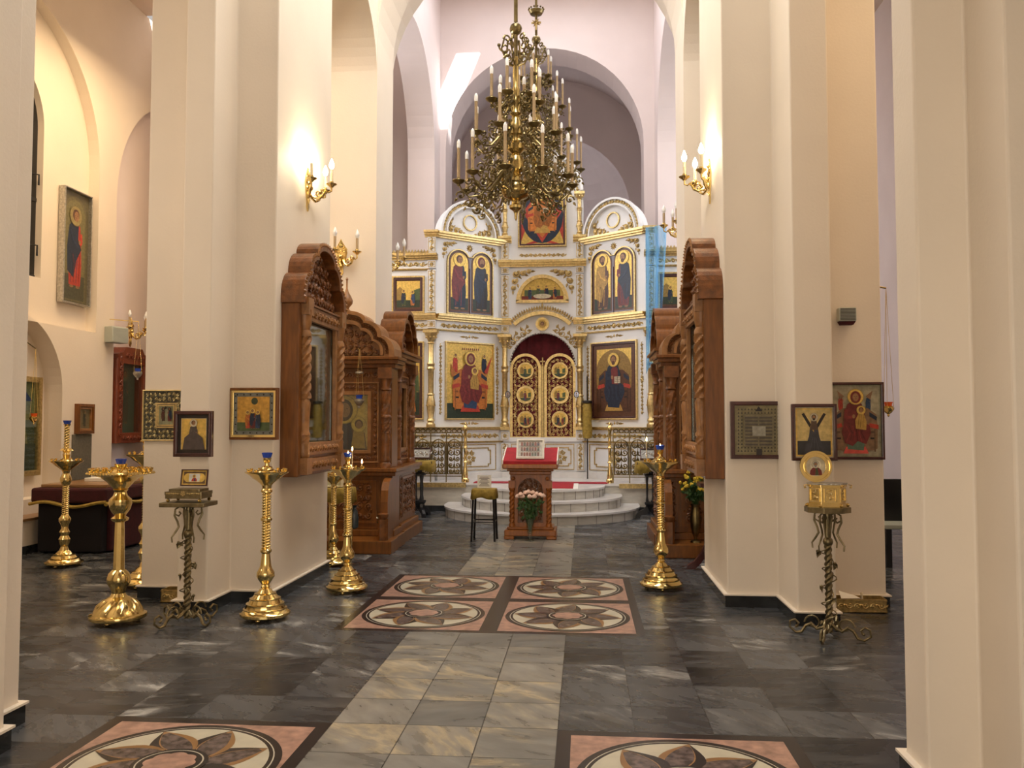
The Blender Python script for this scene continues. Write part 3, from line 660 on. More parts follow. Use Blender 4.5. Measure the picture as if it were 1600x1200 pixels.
# ---- platform before the iconostasis with three round steps
def dsk(r, zz0, zz1, cx=-.74, cy=14.85, n=40, back=15.2):
    return [(cx+r*math.cos(PI+PI*i/n), cy+r*math.sin(PI+PI*i/n)) for i in range(n+1)]+[(cx+r, back), (cx-r, back)]
SOL = .5
mb = MB()
mb.box(-6.2, 4.7, 15.2, 19.5, .0, SOL-.03, 0); mb.box(-6.2, 4.7, 15.17, 19.5, SOL-.03, SOL, 1)
for i, r in enumerate((1.68, 1.38, 1.08)):
    zt = SOL*(i+1)/3
    mb.prism(dsk(r, 0, 0), 0, zt-.03, 0); mb.prism(dsk(r+.02, 0, 0), zt-.03, zt-.0, 1)
    for k in range(1, 16):          # joints between the riser blocks
        a = PI+PI*k/16; mb.tube([(-.74+(r+.001)*math.cos(a), 14.85+(r+.001)*math.sin(a), zt-SOL/3), (-.74+(r+.001)*math.cos(a), 14.85+(r+.001)*math.sin(a), zt-.03)], .003, 4, 2)
struct('floor_platform', mb, ['marble_step', 'marble_white', 'ink'])
mb = MB(); mb.box(-6.2, 4.7, 15.15, 15.2, 0, .1); struct('baseboard_platform', mb, 'dark_base')
mb = MB(); mb.box(-6.2, -2.12, 15.14, 15.2, SOL-.07, SOL+.012); mb.box(.62, 4.7, 15.14, 15.2, SOL-.07, SOL+.012); struct('trim_platform_edge', mb, 'gilt')
# ================================================================== RED CARPETS on the platform
mb = MB(); mb.box(-2.0, .42, 15.25, 15.62, SOL, SOL+.012); tag(obj('carpet_runner', mb, 'carpet'), 'red carpet strip lying across the platform before the iconostasis', 'carpet')
mb = MB(); mb.box(-.95, -.1, 14.0, 15.22, SOL, SOL+.010, 1); mb.box(-.87, -.18, 14.0, 15.22, SOL+.010, SOL+.013, 0); tag(obj('carpet_runner', mb, ['redcloth', 'paper']), 'red carpet with pale border running over the top of the round steps', 'carpet')

# ================================================================== ICONOSTASIS
ico = thing('iconostasis', 'tall white and gilded three-part icon screen standing on the platform', 'icon screen', (-.82, 16.9, SOL))
Z0 = SOL
def ip(mbT=None): return MB(mbT)
def F0(w=0.): return PL(0, -w, -Z0)                              # centre plane; v = world height
ang = math.radians(39.08)
def FW(side):                                                     # wing plane: s runs 0 (inner) .. 1.5 (outer)
    if side < 0: return PL(-.83-1.5*math.cos(ang), -1.5*math.sin(ang), -Z0, ang)
    return PL(.83, 0, -Z0, -ang)
def SS(side, a, b): return (1.5-b, 1.5-a) if side < 0 else (a, b)
def cornice(mb, u0, u1, v0, v1, d=.09, mi=0):
    h_ = v1-v0
    for k, (a, b, e) in enumerate(((0, .3, .35), (.3, .62, .7), (.62, 1, 1.))):
        mb.box(u0, u1, v0+h_*a, v0+h_*b, 0, d*e, mi)
def arched_icon(par, T, u0, u1, v0, vs, robe, mantle, turn, veil=None, beard=True, name='saint_panel'):
    mb = Paint(T, .03); P = mb
    P.pg(arch_pts(u0, u1, v0, vs), dk(BROWN, 1.4)); i = (u1-u0)*.07
    P.pg(arch_pts(u0+i, u1-i, v0+i, vs), GOLD); P.rc(u0+i, u1-i, v0+i, v0+(vs-v0)*.28, DGREEN)
    saint(P, (u0+u1)/2, v0+.05, (vs+(u1-u0)/2-v0)*.90, robe, mantle, turn, veil=veil, beard=beard)
    return obj(name, mb, 'paint', par)
def rect_icon(par, T, u0, u1, v0, v1, painter, fr='gold', wd=.035, inner='wood_dark', ww=.05, name='icon_panel'):
    mb = MB(T); rect_frame(mb, u0-wd, u1+wd, v0-wd, v1+wd, wd, 0, ww, 0)
    if inner: rect_frame(mb, u0, u1, v0, v1, wd*1.2, 0, ww*.7, 1)
    f = obj('icon_frame', mb, [fr, inner or fr], par, bevel=.004)
    P = Paint(T, ww*.3); painter(P, u0, u1, v0, v1); obj(name, P, 'paint', f); return f
# --- body walls
mb = MB(F0())
arch_wall(mb, -.83, .83, Z0, 3.62, [(0, .66, 2.74, Z0)], -.25, 0)
mb.box(-.83, .83, 3.62, 6.26, -.25, 0)
mb.prism(arc(0, 6.26, .83, 0, 180, 24), -.2, .0)
mb.box(-.83, .83, Z0, 1.22, -.1, -.02)
obj('centre_wall', mb, 'white', ico)
for sd in (-1, 1):
    T = FW(sd); mb = MB(T); mb.box(0, 1.5, Z0, 5.2, -.2, 0); mb.prism(arc(.75, 5.2, .72, 0, 180, 24), -.15, .0)
    obj('wing_wall', mb, 'white', ico)
    # outer frontal piece with the lower roof
    u0, u1 = (-2.95, -2.0) if sd < 0 else (2.0, 2.95)
    mb = MB(PL(0, -.95, -Z0)); mb.box(u0, u1, Z0, 4.72, -.2, 0); obj('end_wall', mb, 'white', ico)
# --- plinth, cornices, friezes
mb = MB(F0()); mb.box(-.85, .85, Z0, .62, 0, .08, 0)
for sd in (-1, 1):
    mb.T = FW(sd); mb.box(0, 1.5, Z0, .62, 0, .08, 0)
    mb.T = PL(0, -.95, -Z0); u0, u1 = (-2.95, -2.0) if sd < 0 else (2.0, 2.95); mb.box(u0, u1, Z0, .62, 0, .08, 0)
obj('plinth', mb, 'marble_white', ico)
def gilt_cornice(v0, v1, d, centre=True, wings=True, ends=True):
    mb = MB()
    if centre: mb.T = F0(); cornice(mb, -.86, .86, v0, v1, d)
    for sd in (-1, 1):
        if wings: mb.T = FW(sd); cornice(mb, -.02, 1.52, v0, v1, d)
        if ends: mb.T = PL(0, -.95, -Z0); u0, u1 = (-2.97, -1.98) if sd < 0 else (1.98, 2.97); cornice(mb, u0, u1, v0, v1, d)
    return mb
mb = gilt_cornice(1.45, 1.51, .10, centre=False); mb.T = F0()
for a in (-1, 1): cornice(mb, min(a*.66, a*.86), max(a*.66, a*.86), 1.45, 1.51, .14)
obj('sill_cornice', mb, 'gold', ico)
mb = gilt_cornice(1.20, 1.235, .05, centre=False); obj('lower_moulding', mb, 'gilt', ico)
mb = gilt_cornice(3.56, 3.68, .15, centre=False); mb.T = F0()
for a in (-1, 1): cornice(mb, min(a*.62, a*.88), max(a*.62, a*.88), 3.56, 3.68, .17)
n = 20; cz, R = 2.99, .83
A0 = math.degrees(math.asin((3.58-cz)/R)); o_ = arc(0, cz, R, A0, 180-A0, n); i_ = arc(0, cz, R-.07, A0, 180-A0, n)
for k in range(n): mb.prism([o_[k], o_[k+1], i_[k+1], i_[k]], 0, .15)
obj('main_cornice', mb, 'gold', ico)
for sd in (-1, 1): mb = MB(FW(sd)); cornice(mb, -.02, 1.52, 3.36, 3.39, .06); mb.T = PL(0, -.95, -Z0); cornice(mb, *((-2.97, -1.98) if sd < 0 else (1.98, 2.97)), 3.36, 3.39, .06); obj('frieze_moulding', mb, 'gilt', ico)
mb = MB(F0()); cornice(mb, -.67, .67, 4.73, 4.86, .13)
for a in (-1, 1): cornice(mb, a*.75-.13, a*.75+.13, 4.73, 4.86, .17); cornice(mb, a*.75-.13, a*.75+.13, 5.22, 5.34, .17)
obj('upper_cornice', mb, 'gold', ico)
for sd in (-1, 1): mb = MB(FW(sd)); cornice(mb, -.02, 1.55, 5.16, 5.27, .15); obj('wing_cornice', mb, 'gold', ico)
for sd in (-1, 1):
    mb = MB(PL(0, -.95, -Z0)); u0, u1 = (-2.97, -2.12) if sd < 0 else (2.12, 2.97)
    cornice(mb, u0, u1, 4.72, 4.83, .14); cornice(mb, u0, u1, 4.52, 4.55, .07)
    uo = -2.08 if sd < 0 else 2.08
    cornice(mb, uo-.12, uo+.12, 4.72, 4.83, .18)
    for k in range(14):
        a = u0+.06*k+.04; leaf(mb, a, 4.83, .09, .06, PI/2, 0, .08)
    mb.box(u0, u1, 4.83, 4.85, .05, .1)
    obj('end_cornice', mb, 'gilt', ico)
# --- pilasters with carved strips
def pilaster(T, u0, u1, v0, v1, w=.05, name='pilaster'):
    mb = MB(T); mb.box(u0, u1, v0, v1, 0, w, 0)
    t = (u1-u0)*.12; rect_frame(mb, u0+t*.6, u1-t*.6, v0+t, v1-t, t*.5, w, w+.008, 1)
    o = obj(name, mb, ['white', 'gilt'], ico)
    mb = MB(T); i = (u1-u0)*.2
    if v1-v0 > (u1-u0)*1.6: band(mb, u0+i*.75, u1-i*.75, v0+i, v1-i, 0, w, tr=(u1-u0)*.075)
    else: rosette(mb, (u0+u1)/2, (v0+v1)/2, (u1-u0)*.36, 0, w)
    obj('gilded_carving', mb, 'gilt', o)
for a in (-.75, .75):
    T = F0(.0)
    for v0, v1 in ((.64, 1.18), (1.24, 1.42), (3.40, 3.55), (3.70, 4.56), (4.59, 4.72), (4.88, 5.21)): pilaster(T, a-.08, a+.08, v0, v1, .07)
for sd in (-1, 1):
    T = PL(0, -.95, -Z0); a = -2.07 if sd < 0 else 2.07
    for v0, v1 in ((.64, 1.18), (3.40, 3.55), (3.70, 4.52), (4.55, 4.70), (4.85, 5.15)): pilaster(T, a-.08, a+.08, v0, v1, .09)
    mb = MB(T); cornice(mb, a-.14, a+.14, 5.16, 5.27, .2); obj('pilaster_cap', mb, 'gold', ico)
# --- turned gilded columns
def column(x, y, z0, z1, r, mi='gold'):
    mb = MB(); H = z1-z0
    pr = [(r*1.35, 0), (r*1.35, .03*H), (r*.9, .05*H), (r*1.2, .07*H), (r*.8, .10*H), (r*1.15, .2*H), (r*1.3, .26*H), (r*.9, .33*H), (r*1.15, .345*H), (r*.8, .36*H),
          (r*.85, .60*H), (r*1.2, .62*H), (r*.95, .64*H), (r*1.2, .67*H), (r*.8, .69*H), (r*.78, .88*H), (r*1.1, .89*H), (r*.8, .905*H), (r*1.2, .94*H), (r*1.9, .985*H), (r*1.95, H)]
    mb.lathe(pr, 16, (x, y, z0-Z0), 0)
    for k in range(8):
        a = 2*PI*k/8; mb.ball((x+r*1.2*math.cos(a), y+r*1.2*math.sin(a), z0-Z0+.23*H), r*.3, 0, 6)
        mb.ball((x+r*1.5*math.cos(a), y+r*1.5*math.sin(a), z0-Z0+.955*H), r*.35, 0, 6)
    mb.box(x-r*2.1, x+r*2.1, y-r*2.1, y+r*1.5, z1-Z0, z1-Z0+.05, 0)
    return obj('column', mb, mi, ico)
for a in (-.75, .75):
    column(a, -.11, 1.51, 3.30, .065); column(a, -.09, 5.34, 6.16, .05)
for a in (-2.07, 2.07): column(a, -1.06, 1.51, 3.30, .065)
# --- arch over the royal doors, its carvings
mb = MB(F0())
o_ = arc(0, 2.74, .66, 0, 180, 36)
for x, v in o_: mb.ball((x*.985, v-.01, .02), .020, 0, 6)
obj('arch_beading', mb, 'silver', ico)
mb = MB(F0())
for sg in (-1, 1):
    for i, (a, r) in enumerate(((68, .075), (58, .085), (48, .08), (38, .065), (30, .05))):
        aa = math.radians(a); x, v = sg*.755*math.cos(aa), 2.74+.755*math.sin(aa)
        spiral(mb, x, v, r, PI/2, sg*(1 if i % 2 else -1), 1.2, .011, 0, 12, 0); leaf(mb, x, v+r*.7, r*1.2, r*.8, PI/2-sg*.5, 0, 0); leaf(mb, x, v-r*.2, r*1.2, r*.7, PI/2+sg*1.2, 0, 0)
for k in range(27):                                                # crest on the arched cornice
    a = math.radians(A0+(180-2*A0)*k/26); x, v = R*math.cos(a), cz+R*math.sin(a)
    spiral(mb, x, v+.035, .03, 0, 1 if k % 2 else -1, 1, .006, 0, 8, .05); leaf(mb, x, v+.04, .09+(.08 if k == 13 else 0), .05, a, 0, .05)
obj('door_arch_carving', mb, 'gilt', ico)
mb = MB(F0()); mb.lathe([(.135, 0), (.135, .03), (.10, .05), (.095, .03), (.0, .03)], 28, (0, 0, 0)); mb2 = MB(F0())
c_ = [(p[0], p[1]) for p in arc(0, 3.57, .135, 0, 360, 28)[:-1]]; mb2.prism(c_, 0, .04); mb2.ring(c_, arc(0, 3.57, .10, 0, 360, 28)[:-1], .04, .065)
md_ = obj('medallion', mb2, 'gold', ico)
P = Paint(F0(), .042); P.el(0, 3.57, .095, .095, GOLD); head(P, 0, 3.57, .035, BROWN, OCHRE); obj('medallion_painting', P, 'paint', md_)
# --- curtain behind the doors
mb = MB(F0())
for k in range(24):
    x0 = -.70+1.4*k/24; x1 = -.70+1.4*(k+1)/24; w0 = -.22+.02*math.sin(k*1.9); w1 = -.22+.02*math.sin((k+1)*1.9)
    mb.add([(x0, .64, w0), (x1, .64, w1), (x1, 3.44, w1), (x0, 3.44, w0)], [(0, 1, 2, 3)], 0, True)
obj('curtain', mb, 'darkred', ico)
# --- royal doors
def royal_door(sg):
    uc = sg*.345; T = F0(.0); h_ = .315
    mb = MB(T); out = arch_pts(uc-h_, uc+h_, 1.30, 2.67); inn = arch_pts(uc-h_+.055, uc+h_-.055, 1.30+.02, 2.67)
    mb.ring(out, inn, -.10, -.03, 0)
    mb.prism(arch_pts(uc-h_+.03, uc+h_-.03, 1.31, 2.67), -.10, -.085, 1)
    d = obj('royal_door', mb, ['gold', 'darkred'], ico)
    mb = MB(T)
    def inside(u, v):
        if abs(u-uc) > h_-.07: return False
        if v > 2.67 and math.hypot(u-uc, v-2.67) > h_-.085: return False
        return all(math.hypot(u-uc, v-c) > .175 for c in (1.66, 2.155, 2.64)) and v > 1.33
    fill(mb, inside, uc-.25, uc+.25, 1.33, 2.96, .083, 0, -.085, tr=.0085, seed=3)
    for k in range(30):
        v = 1.36+k*.044
        if v < 2.68: leaf(mb, uc-.235, v, .05, .03, 1.0, 0, -.085); leaf(mb, uc+.235, v, .05, .03, PI-1.0, 0, -.085)
    obj('lattice_carving', mb, 'gold', d)
    for i, c in enumerate((1.66, 2.155, 2.64)):
        mb = MB(T); rr = .155 if i != 1 else .17
        cc = arc(uc, c, rr, 0, 360, 28)[:-1]; mb.prism(cc, -.085, -.05); mb.ring(arc(uc, c, rr+.012, 0, 360, 28)[:-1], arc(uc, c, rr-(.03 if i == 1 else .012), 0, 360, 28)[:-1], -.06, -.03)
        m = obj('medallion', mb, 'gold', d)
        P = Paint(T, -.049, .0003); P.el(uc, c, .135, .135, GOLD, 28)
        P.pg([(uc-.12, c-.06), (uc+.12, c-.06), (uc+.08, c-.11), (uc, c-.135), (uc-.08, c-.11)], GREEN)
        q = MB()  # small scene
        P.pg([(uc-.11, c-.05), (uc-.04, c-.05), (uc-.04, c+.04), (uc-.07, c+.08), (uc-.11, c+.04)], dk(OCHRE, .6))
        P.pg([(uc+.05, c-.05), (uc+.11, c-.05), (uc+.11, c+.05), (uc+.05, c+.03)], dk(GREEN, 1.4))
        saint(P, uc-.02-.01*sg, c-.12, .20, [MAROON, BLUE, DBLUE][i], [DBLUE, MAROON, GREEN][i], sg)
        if i == 0: saint(P, uc+.05, c-.11, .17, ORANGE, MAROON, -1)
        obj('medallion_painting', P, 'paint', m)
for sg in (-1, 1): royal_door(sg)
mb = MB(F0()); mb.box(-.022, .022, 1.28, 2.72, -.08, 0); mb.ball((0, 2.74, -.03), .03)
mb.box(-.012, .012, 2.72, 2.90, -.04, -.02); mb.box(-.05, .05, 2.81, 2.835, -.04, -.02); obj('door_post', mb, 'gilt', ico)
mb = MB(F0()); mb.box(-.66, .66, 1.22, 1.30, -.12, .02); obj('threshold', mb, 'white', ico)
# --- lower panels
def cross_frame(mb, uc, vc, hw, hh, nt, w0, w1, t, mi):
    def shp(e):
        a, b = hw-e, hh-e; n_ = nt
        return [(uc-a+n_, vc-b), (uc+a-n_, vc-b), (uc+a-n_, vc-b+n_*.9), (uc+a, vc-b+n_*.9), (uc+a, vc+b-n_*.9), (uc+a-n_, vc+b-n_*.9), (uc+a-n_, vc+b), (uc-a+n_, vc+b), (uc-a+n_, vc+b-n_*.9), (uc-a, vc+b-n_*.9), (uc-a, vc-b+n_*.9), (uc-a+n_, vc-b+n_*.9)]
    mb.ring(shp(0), shp(t), w0, w1, mi)
def boss(mb, u, v, r, mi, w=0):
    for k in range(10):
        a = 2*PI*k/10; spiral(mb, u+r*.62*math.cos(a), v+r*.62*math.sin(a)*1.1, r*.28, a, 1 if k % 2 else -1, 1, r*.07, mi, 9, w)
        leaf(mb, u+r*.3*math.cos(a), v+r*.3*math.sin(a), r*.75, r*.24, a, mi, w)
    mb.ball((u, v, w), r*.28, mi, 8, sz=.5)
def lower_panel(T, uc, hw):
    mb = MB(T); rect_frame(mb, uc-hw, uc+hw, .66, 1.17, .014, 0, .015, 0); cross_frame(mb, uc, .915, hw*.80, .19, .05, 0, .018, .018, 0)
    p = obj('lower_panel', mb, 'gilt', ico); mb = MB(T); boss(mb, uc, .915, .15, 0); obj('panel_boss', mb, 'gilt', p)
for a in (-.34, .34): lower_panel(F0(-.02), a, .29)
for sd in (-1, 1):
    lower_panel(FW(sd), .75, .62)
    lower_panel(PL(0, -.95, -Z0), -2.55 if sd < 0 else 2.55, .36)
# --- carved friezes
def frieze(T, u0, u1, v0, v1, boss_=True, name='carved_frieze', mi='gilt'):
    mb = MB(T); band(mb, u0, u1, v0, v1, 0, 0, boss=boss_, tr=(v1-v0)*.11); obj(name, mb, mi, ico)
for sd in (-1, 1):
    T = FW(sd)
    frieze(T, .1, 1.4, 3.405, 3.53); frieze(T, .1, 1.4, 1.27, 1.40)
    T = PL(0, -.95, -Z0); a, b = (-2.92, -2.2) if sd < 0 else (2.2, 2.92)
    frieze(T, a, b, 3.405, 3.53, False); frieze(T, a, b, 1.27, 1.40, False); frieze(T, a, b, 4.58, 4.70, False)
frieze(F0(), -.46, .46, 4.92, 5.02, False)
# --- carved corner sprays and rosettes
for sg in (-1, 1): mb = MB(F0()); corner(mb, sg*.64, 4.69, .46, -sg, -1, 0); obj('centre_spandrel_carving', mb, 'gilt', ico)
for sd in (-1, 1):
    for a_, b_, c_, d_, e_ in ((.12, 5.13, .32, 1, -1), (1.38, 5.13, .32, -1, -1), (.24, 5.29, .38, 1, 1), (1.26, 5.29, .38, -1, 1)): mb = MB(FW(sd)); corner(mb, a_, b_, c_, d_, e_, 0); obj('corner_carving', mb, 'gilt', ico)
    mb = MB(FW(sd)); rosette(mb, .75, 5.03, .085, 0, 0, 10); obj('rosette', mb, 'gilt', ico)
    for u in (.10, 1.40):
        mb = MB(FW(sd)); band(mb, u-.04, u+.04, 1.75, 2.40, 0, 0); band(mb, u-.04, u+.04, 2.42, 3.10, 0, 0); rosette(mb, u, 2.41, .055, 0, .005); obj('side_carving', mb, 'gilt', ico)
    for v in (3.27, 1.575):
        mb = MB(FW(sd))
        for q in (-1, 1): spiral(mb, .75+q*.07, v, .035, 0, q, 1.1, .007, 0, 10); leaf(mb, .75+q*.09, v, .14, .04, 0 if q > 0 else PI, 0)
        leaf(mb, .75, v-.02, .07, .05, PI/2, 0); obj('wing_carving', mb, 'gilt', ico)
    # round pediment
    mb = MB(FW(sd)); c = (.75, 5.27)
    o_ = arc(*c, .70, 0, 180, 28); i1 = arc(*c, .66, 0, 180, 28); i2 = arc(*c, .575, 0, 180, 28); i3 = arc(*c, .545, 0, 180, 28)
    for k in range(28): mb.prism([o_[k], o_[k+1], i1[k+1], i1[k]], 0, .10, 0); mb.prism([i1[k], i1[k+1], i2[k+1], i2[k]], 0, .05, 0); mb.prism([i2[k], i2[k+1], i3[k+1], i3[k]], 0, .09, 0)
    ped = obj('pediment', mb, 'white', ico); mb = MB(FW(sd))
    for k in range(28):
        a = PI*(k+.5)/28; x, v = c[0]+.617*math.cos(a), c[1]+.617*math.sin(a)
        spiral(mb, x, v, .034, a, 1 if k % 2 else -1, 1, .012, 0, 8, .05); leaf(mb, x, v, .07, .05, a+PI/2, 0, .05)
    r_ = arc(c[0], 5.54, .16, 0, 360, 28)[:-1]; mb.ring(r_, arc(c[0], 5.54, .135, 0, 360, 28)[:-1], 0, .03); obj('pediment_carving', mb, 'gilt', ped)
    # double icon
    mb = MB(FW(sd)); rect = [(.22, .24)]
    out = [(.22, 3.70), (1.28, 3.70)]+arc(1.015, 4.72, .265, 0, 150, 12)+arc(.485, 4.72, .265, 30, 180, 12)
    inn = [(.245, 3.725), (1.255, 3.725)]+arc(1.015, 4.72, .24, 0, 150, 12)+arc(.485, 4.72, .24, 30, 180, 12)
    mb.prism(out, 0, .025, 1); mb.ring(out, inn, 0, .05, 0); mb.box(.735, .765, 3.72, 4.62, .0, .04, 1)
    f = obj('double_icon_frame', mb, ['gilt', 'wood_dark'], ico)
    L_ = arched_icon(f, FW(sd), .27, .725, 3.76, 4.72, *((DBLUE, MAROON, 1) if sd < 0 else (BROWN, OCHRE, 1)), beard=(sd > 0)); R_ = arched_icon(f, FW(sd), .775, 1.23, 3.76, 4.72, *((DARK, DBLUE, 1) if sd < 0 else (MAROON, DBLUE, -1)), veil=MAROON if sd < 0 else None)
# --- big icons of the wings
def theotokos(P, a, b, c, d):
    P.rc(a, b, c, d, GOLD); P.rc(a, b, c, c+(d-c)*.2, DGREEN)
    w_ = b-a
    for q, cl in ((-.31, RED), (.31, DBLUE)): saint(P, (a+b)/2+q*w_, c+(d-c)*.60, (d-c)*.26, cl, cl, 1, feet=False)
    P.pg([(b-.02, d-.22), (b-w_*.2, d-.55), (b-w_*.13, d-.6)], RED); P.pg([(a+w_*.08, d-.4), (a+w_*.2, d-.6), (a+w_*.1, d-.66)], dk(ORANGE, .8))
    seated(P, (a+b)/2, c+(d-c)*.11, (d-c)*.78, MAROON, MAROON, ORANGE, child=True, veil=MAROON)
    for k in range(9): P.rc((a+b)/2-.2+.045*k, (a+b)/2-.2+.045*k+.02, d-.13, d-.09, dk(MAROON, 1))
def pantocrator(P, a, b, c, d):
    P.rc(a, b, c, d, dk(BROWN, 1.2)); i = (b-a)*.11; P.rc(a+i, b-i, c+i, d-i, GOLD); P.rc(a+i, b-i, c+i, c+(d-c)*.45, dk(BROWN, .8))
    P.pg(arc((a+b)/2, c+(d-c)*.62, (b-a)*.40, 0, 180, 14)+[(a+i, c+(d-c)*.4), (b-i, c+(d-c)*.4)], dk(OCHRE, .6))
    seated(P, (a+b)/2, c+(d-c)*.12, (d-c)*.74, MAROON, DBLUE, BROWN, book=True, beard=True, stool=OCHRE, under=DBLUE)
rect_icon(ico, FW(-1), .22, 1.28, 1.68, 3.14, theotokos, 'gold', .03, None)
rect_icon(ico, FW(1), .22, 1.28, 1.68, 3.14, pantocrator, 'gold', .03, 'wood_dark')
def end_low(P, a, b, c, d):
    P.rc(a, b, c, d, dk(BROWN, 1.1)); i = .06; P.rc(a+i, b-i, c+i, d-i, GOLD); P.rc(a+i, b-i, c+i, c+.5, DGREEN)
    P.pg([(a+i, c+.6), (b-i, c+.5), (b-i-.02, c+.9), (a+.3, c+1.2), (a+i, c+1.1)], dk(GREEN, 1.3)); saint(P, (a+b)/2, c+.12, 1.1, BLUE, GREEN, -1, beard=True); P.pg([(a+.25, c+.15), (a+.45, c+.12), (a+.42, c+.35), (a+.28, c+.38)], ORANGE)
def end_high(P, a, b, c, d):
    P.rc(a, b, c, d, dk(BROWN, 1.1)); i = .06; P.rc(a+i, b-i, c+i+.08, d-i, GOLD); scene(P, a+i, b-i, c+i+.02, d-i-.05, 5, 2)
for sd in (-1, 1):
    a, b = (-2.82, -2.25) if sd < 0 else (2.25, 2.82)
    rect_icon(ico, PL(0, -.95, -Z0), a, b, 1.68, 3.12, end_low, 'gold', .03, 'wood_dark')
    rect_icon(ico, PL(0, -.95, -Z0), a, b, 3.73, 4.38, end_high, 'gilt', .035, 'wood_dark')
# --- half-moon icon and top icon
mb = MB(F0()); o_ = arc(0, 4.02, .53, 0, 180, 24, .55); i_ = arc(0, 4.06, .44, 0, 180, 24, .44)
for k in range(24): mb.prism([o_[k], o_[k+1], i_[k+1], i_[k]], 0, .05)
mb.box(-.53, .53, 4.00, 4.06, 0, .05); f = obj('half_moon_frame', mb, 'gold', ico)
P = Paint(F0(), .015); P.pg(arc(0, 4.06, .44, 0, 180, 24, .44), GOLD2); P.rc(-.42, .42, 4.06, 4.14, dk(RED, .4)); P.rc(-.36, .36, 4.14, 4.26, dk(GREEN, 1.4))
for x in (-.25, -.08, .08, .25): saint(P, x, 4.07, .28 if abs(x) < .1 else .25, random.choice([MAROON, BLUE, ORANGE]), random.choice([DBLUE, MAROON, GREEN]), 1 if x < 0 else -1, feet=False)
P.el(0, 4.13, .18, .05, CREAM); obj('half_moon_painting', P, 'paint', f)
def top_icon(P, a, b, c, d):
    P.rc(a, b, c, d, GOLD2); u, v = (a+b)/2, (c+d)/2; w_, h_ = (b-a)/2, (d-c)/2
    P.pg([(a, c), (a+w_*.3, c+h_*.6), (a, c+h_*1.2)], RED); P.pg([(b, c), (b-w_*.3, c+h_*.6), (b, c+h_*1.2)], RED); P.pg([(a, c), (u, c+h_*.25), (b, c), (u, c+h_*.12)], RED)
    P.el(u, v, w_*.92, h_*.92, DBLUE, 28); P.pg([(u, v-h_*.9), (u+w_*.85, v+h_*.1), (u, v+h_*.95), (u-w_*.85, v+h_*.1)], RED)
    P.pg([(u-w_*.55, v-h_*.2), (u, v-h_*.75), (u+w_*.55, v-h_*.2), (u+w_*.5, v+h_*.5), (u-w_*.5, v+h_*.5)], ORANGE)
    seated(P, u, v-h_*.55, h_*1.35, ORANGE, dk(ORANGE, .6), dk(ORANGE, 1.2), book=True, beard=True, stool=OCHRE, under=OCHRE)
rect_icon(ico, F0(), -.46, .46, 5.16, 6.40, top_icon, 'gilt', .03, 'wood_dark', .06)
mb = MB(F0()); c = (0, 6.26)
o_ = arc(*c, .83, 0, 180, 28); i1 = arc(*c, .77, 0, 180, 28); i2 = arc(*c, .66, 0, 180, 28)
for k in range(28): mb.prism([o_[k], o_[k+1], i1[k+1], i1[k]], 0, .10, 0)
for k in range(28):
    a = PI*(k+.5)/28; x, v = .71*math.cos(a), c[1]+.71*math.sin(a)
    spiral(mb, x, v, .035, a, 1 if k % 2 else -1, 1, .01, 1, 8, .0); leaf(mb, x, v, .07, .045, a+PI/2, 1, .0)
mb.box(-.012, .012, 7.09, 7.35, -.05, -.03, 1); mb.box(-.07, .07, 7.24, 7.265, -.05, -.03, 1)
obj('centre_pediment', mb, ['white', 'gilt'], ico)
# small oval pictures hung at the columns beside the doors
for sg, cl in ((-1, (.35, .3, .28)), (1, (.7, .75, .9))):
    o = thing('oval_icon', 'small oval icon with black rim hung on the column %s of the golden doors' % ('left' if sg < 0 else 'right'), 'icon', (-.82+sg*.68, 16.68, 2.15))
    mb = MB(PL()); mb.prism(arc(0, 0, .055, 0, 360, 24, .07)[:-1], -.01, .01, 0); obj('frame', mb, 'black', o)
    P = Paint(PL(), .011); P.el(0, 0, .042, .056, cl); P.el(0, -.02, .02, .03, dk(cl, .5)); P.el(0, .02, .012, .015, SKIN); obj('painting', P, 'paint', o)
# banner rolled on a pole right of the doors
o = thing('church_banner', 'rolled gold banner with black collar on a thin pole right of the golden doors', 'banner', (at(918, 740, 16.6).x, 16.6, SOL))
mb = MB(); mb.tube([(0, 0, 0), (0, 0, 2.0)], .012, 8); obj('pole', mb, 'black', o)
mb = MB(); mb.lathe([(.03, .78), (.09, .80), (.10, .95), (.085, 1.1), (.095, 1.3), (.075, 1.46), (.05, 1.50)], 14); obj('rolled_cloth', mb, 'goldcloth', o)
mb = MB(); mb.lathe([(.08, 1.47), (.10, 1.48), (.10, 1.52), (.05, 1.53)], 14); obj('collar', mb, 'black', o)
# sheer blue cloth over the right end
v0, v1 = at(1010, 560, 15.6), at(1040, 356, 15.6)
mb = MB(); n = 16; X0, X1, ZT = v0.x, v1.x, v1.z
rows = 12
vs = []; fs = []
for j in range(rows+1):
    for i in range(n+1):
        t = i/n; q = j/rows; wd_ = 1-.55*q**1.3
        vs.append((X0+(X1-X0)*t*wd_+.0, 15.62-.20*t+.035*math.sin(t*19+q*2), ZT+.02-2.72*q+.12*math.sin(t*5)*q))
for j in range(rows):
    for i in range(n): a = j*(n+1)+i; fs.append((a, a+1, a+n+2, a+n+1))
mb.add(vs, fs, 0, True)
ve = obj('sheer_cloth', mb, 'veil'); tag(ve, 'sheer sky-blue cloth draped over the right end of the icon screen', 'cloth')
md = ve.modifiers.new('thick', 'SOLIDIFY'); md.thickness = .003
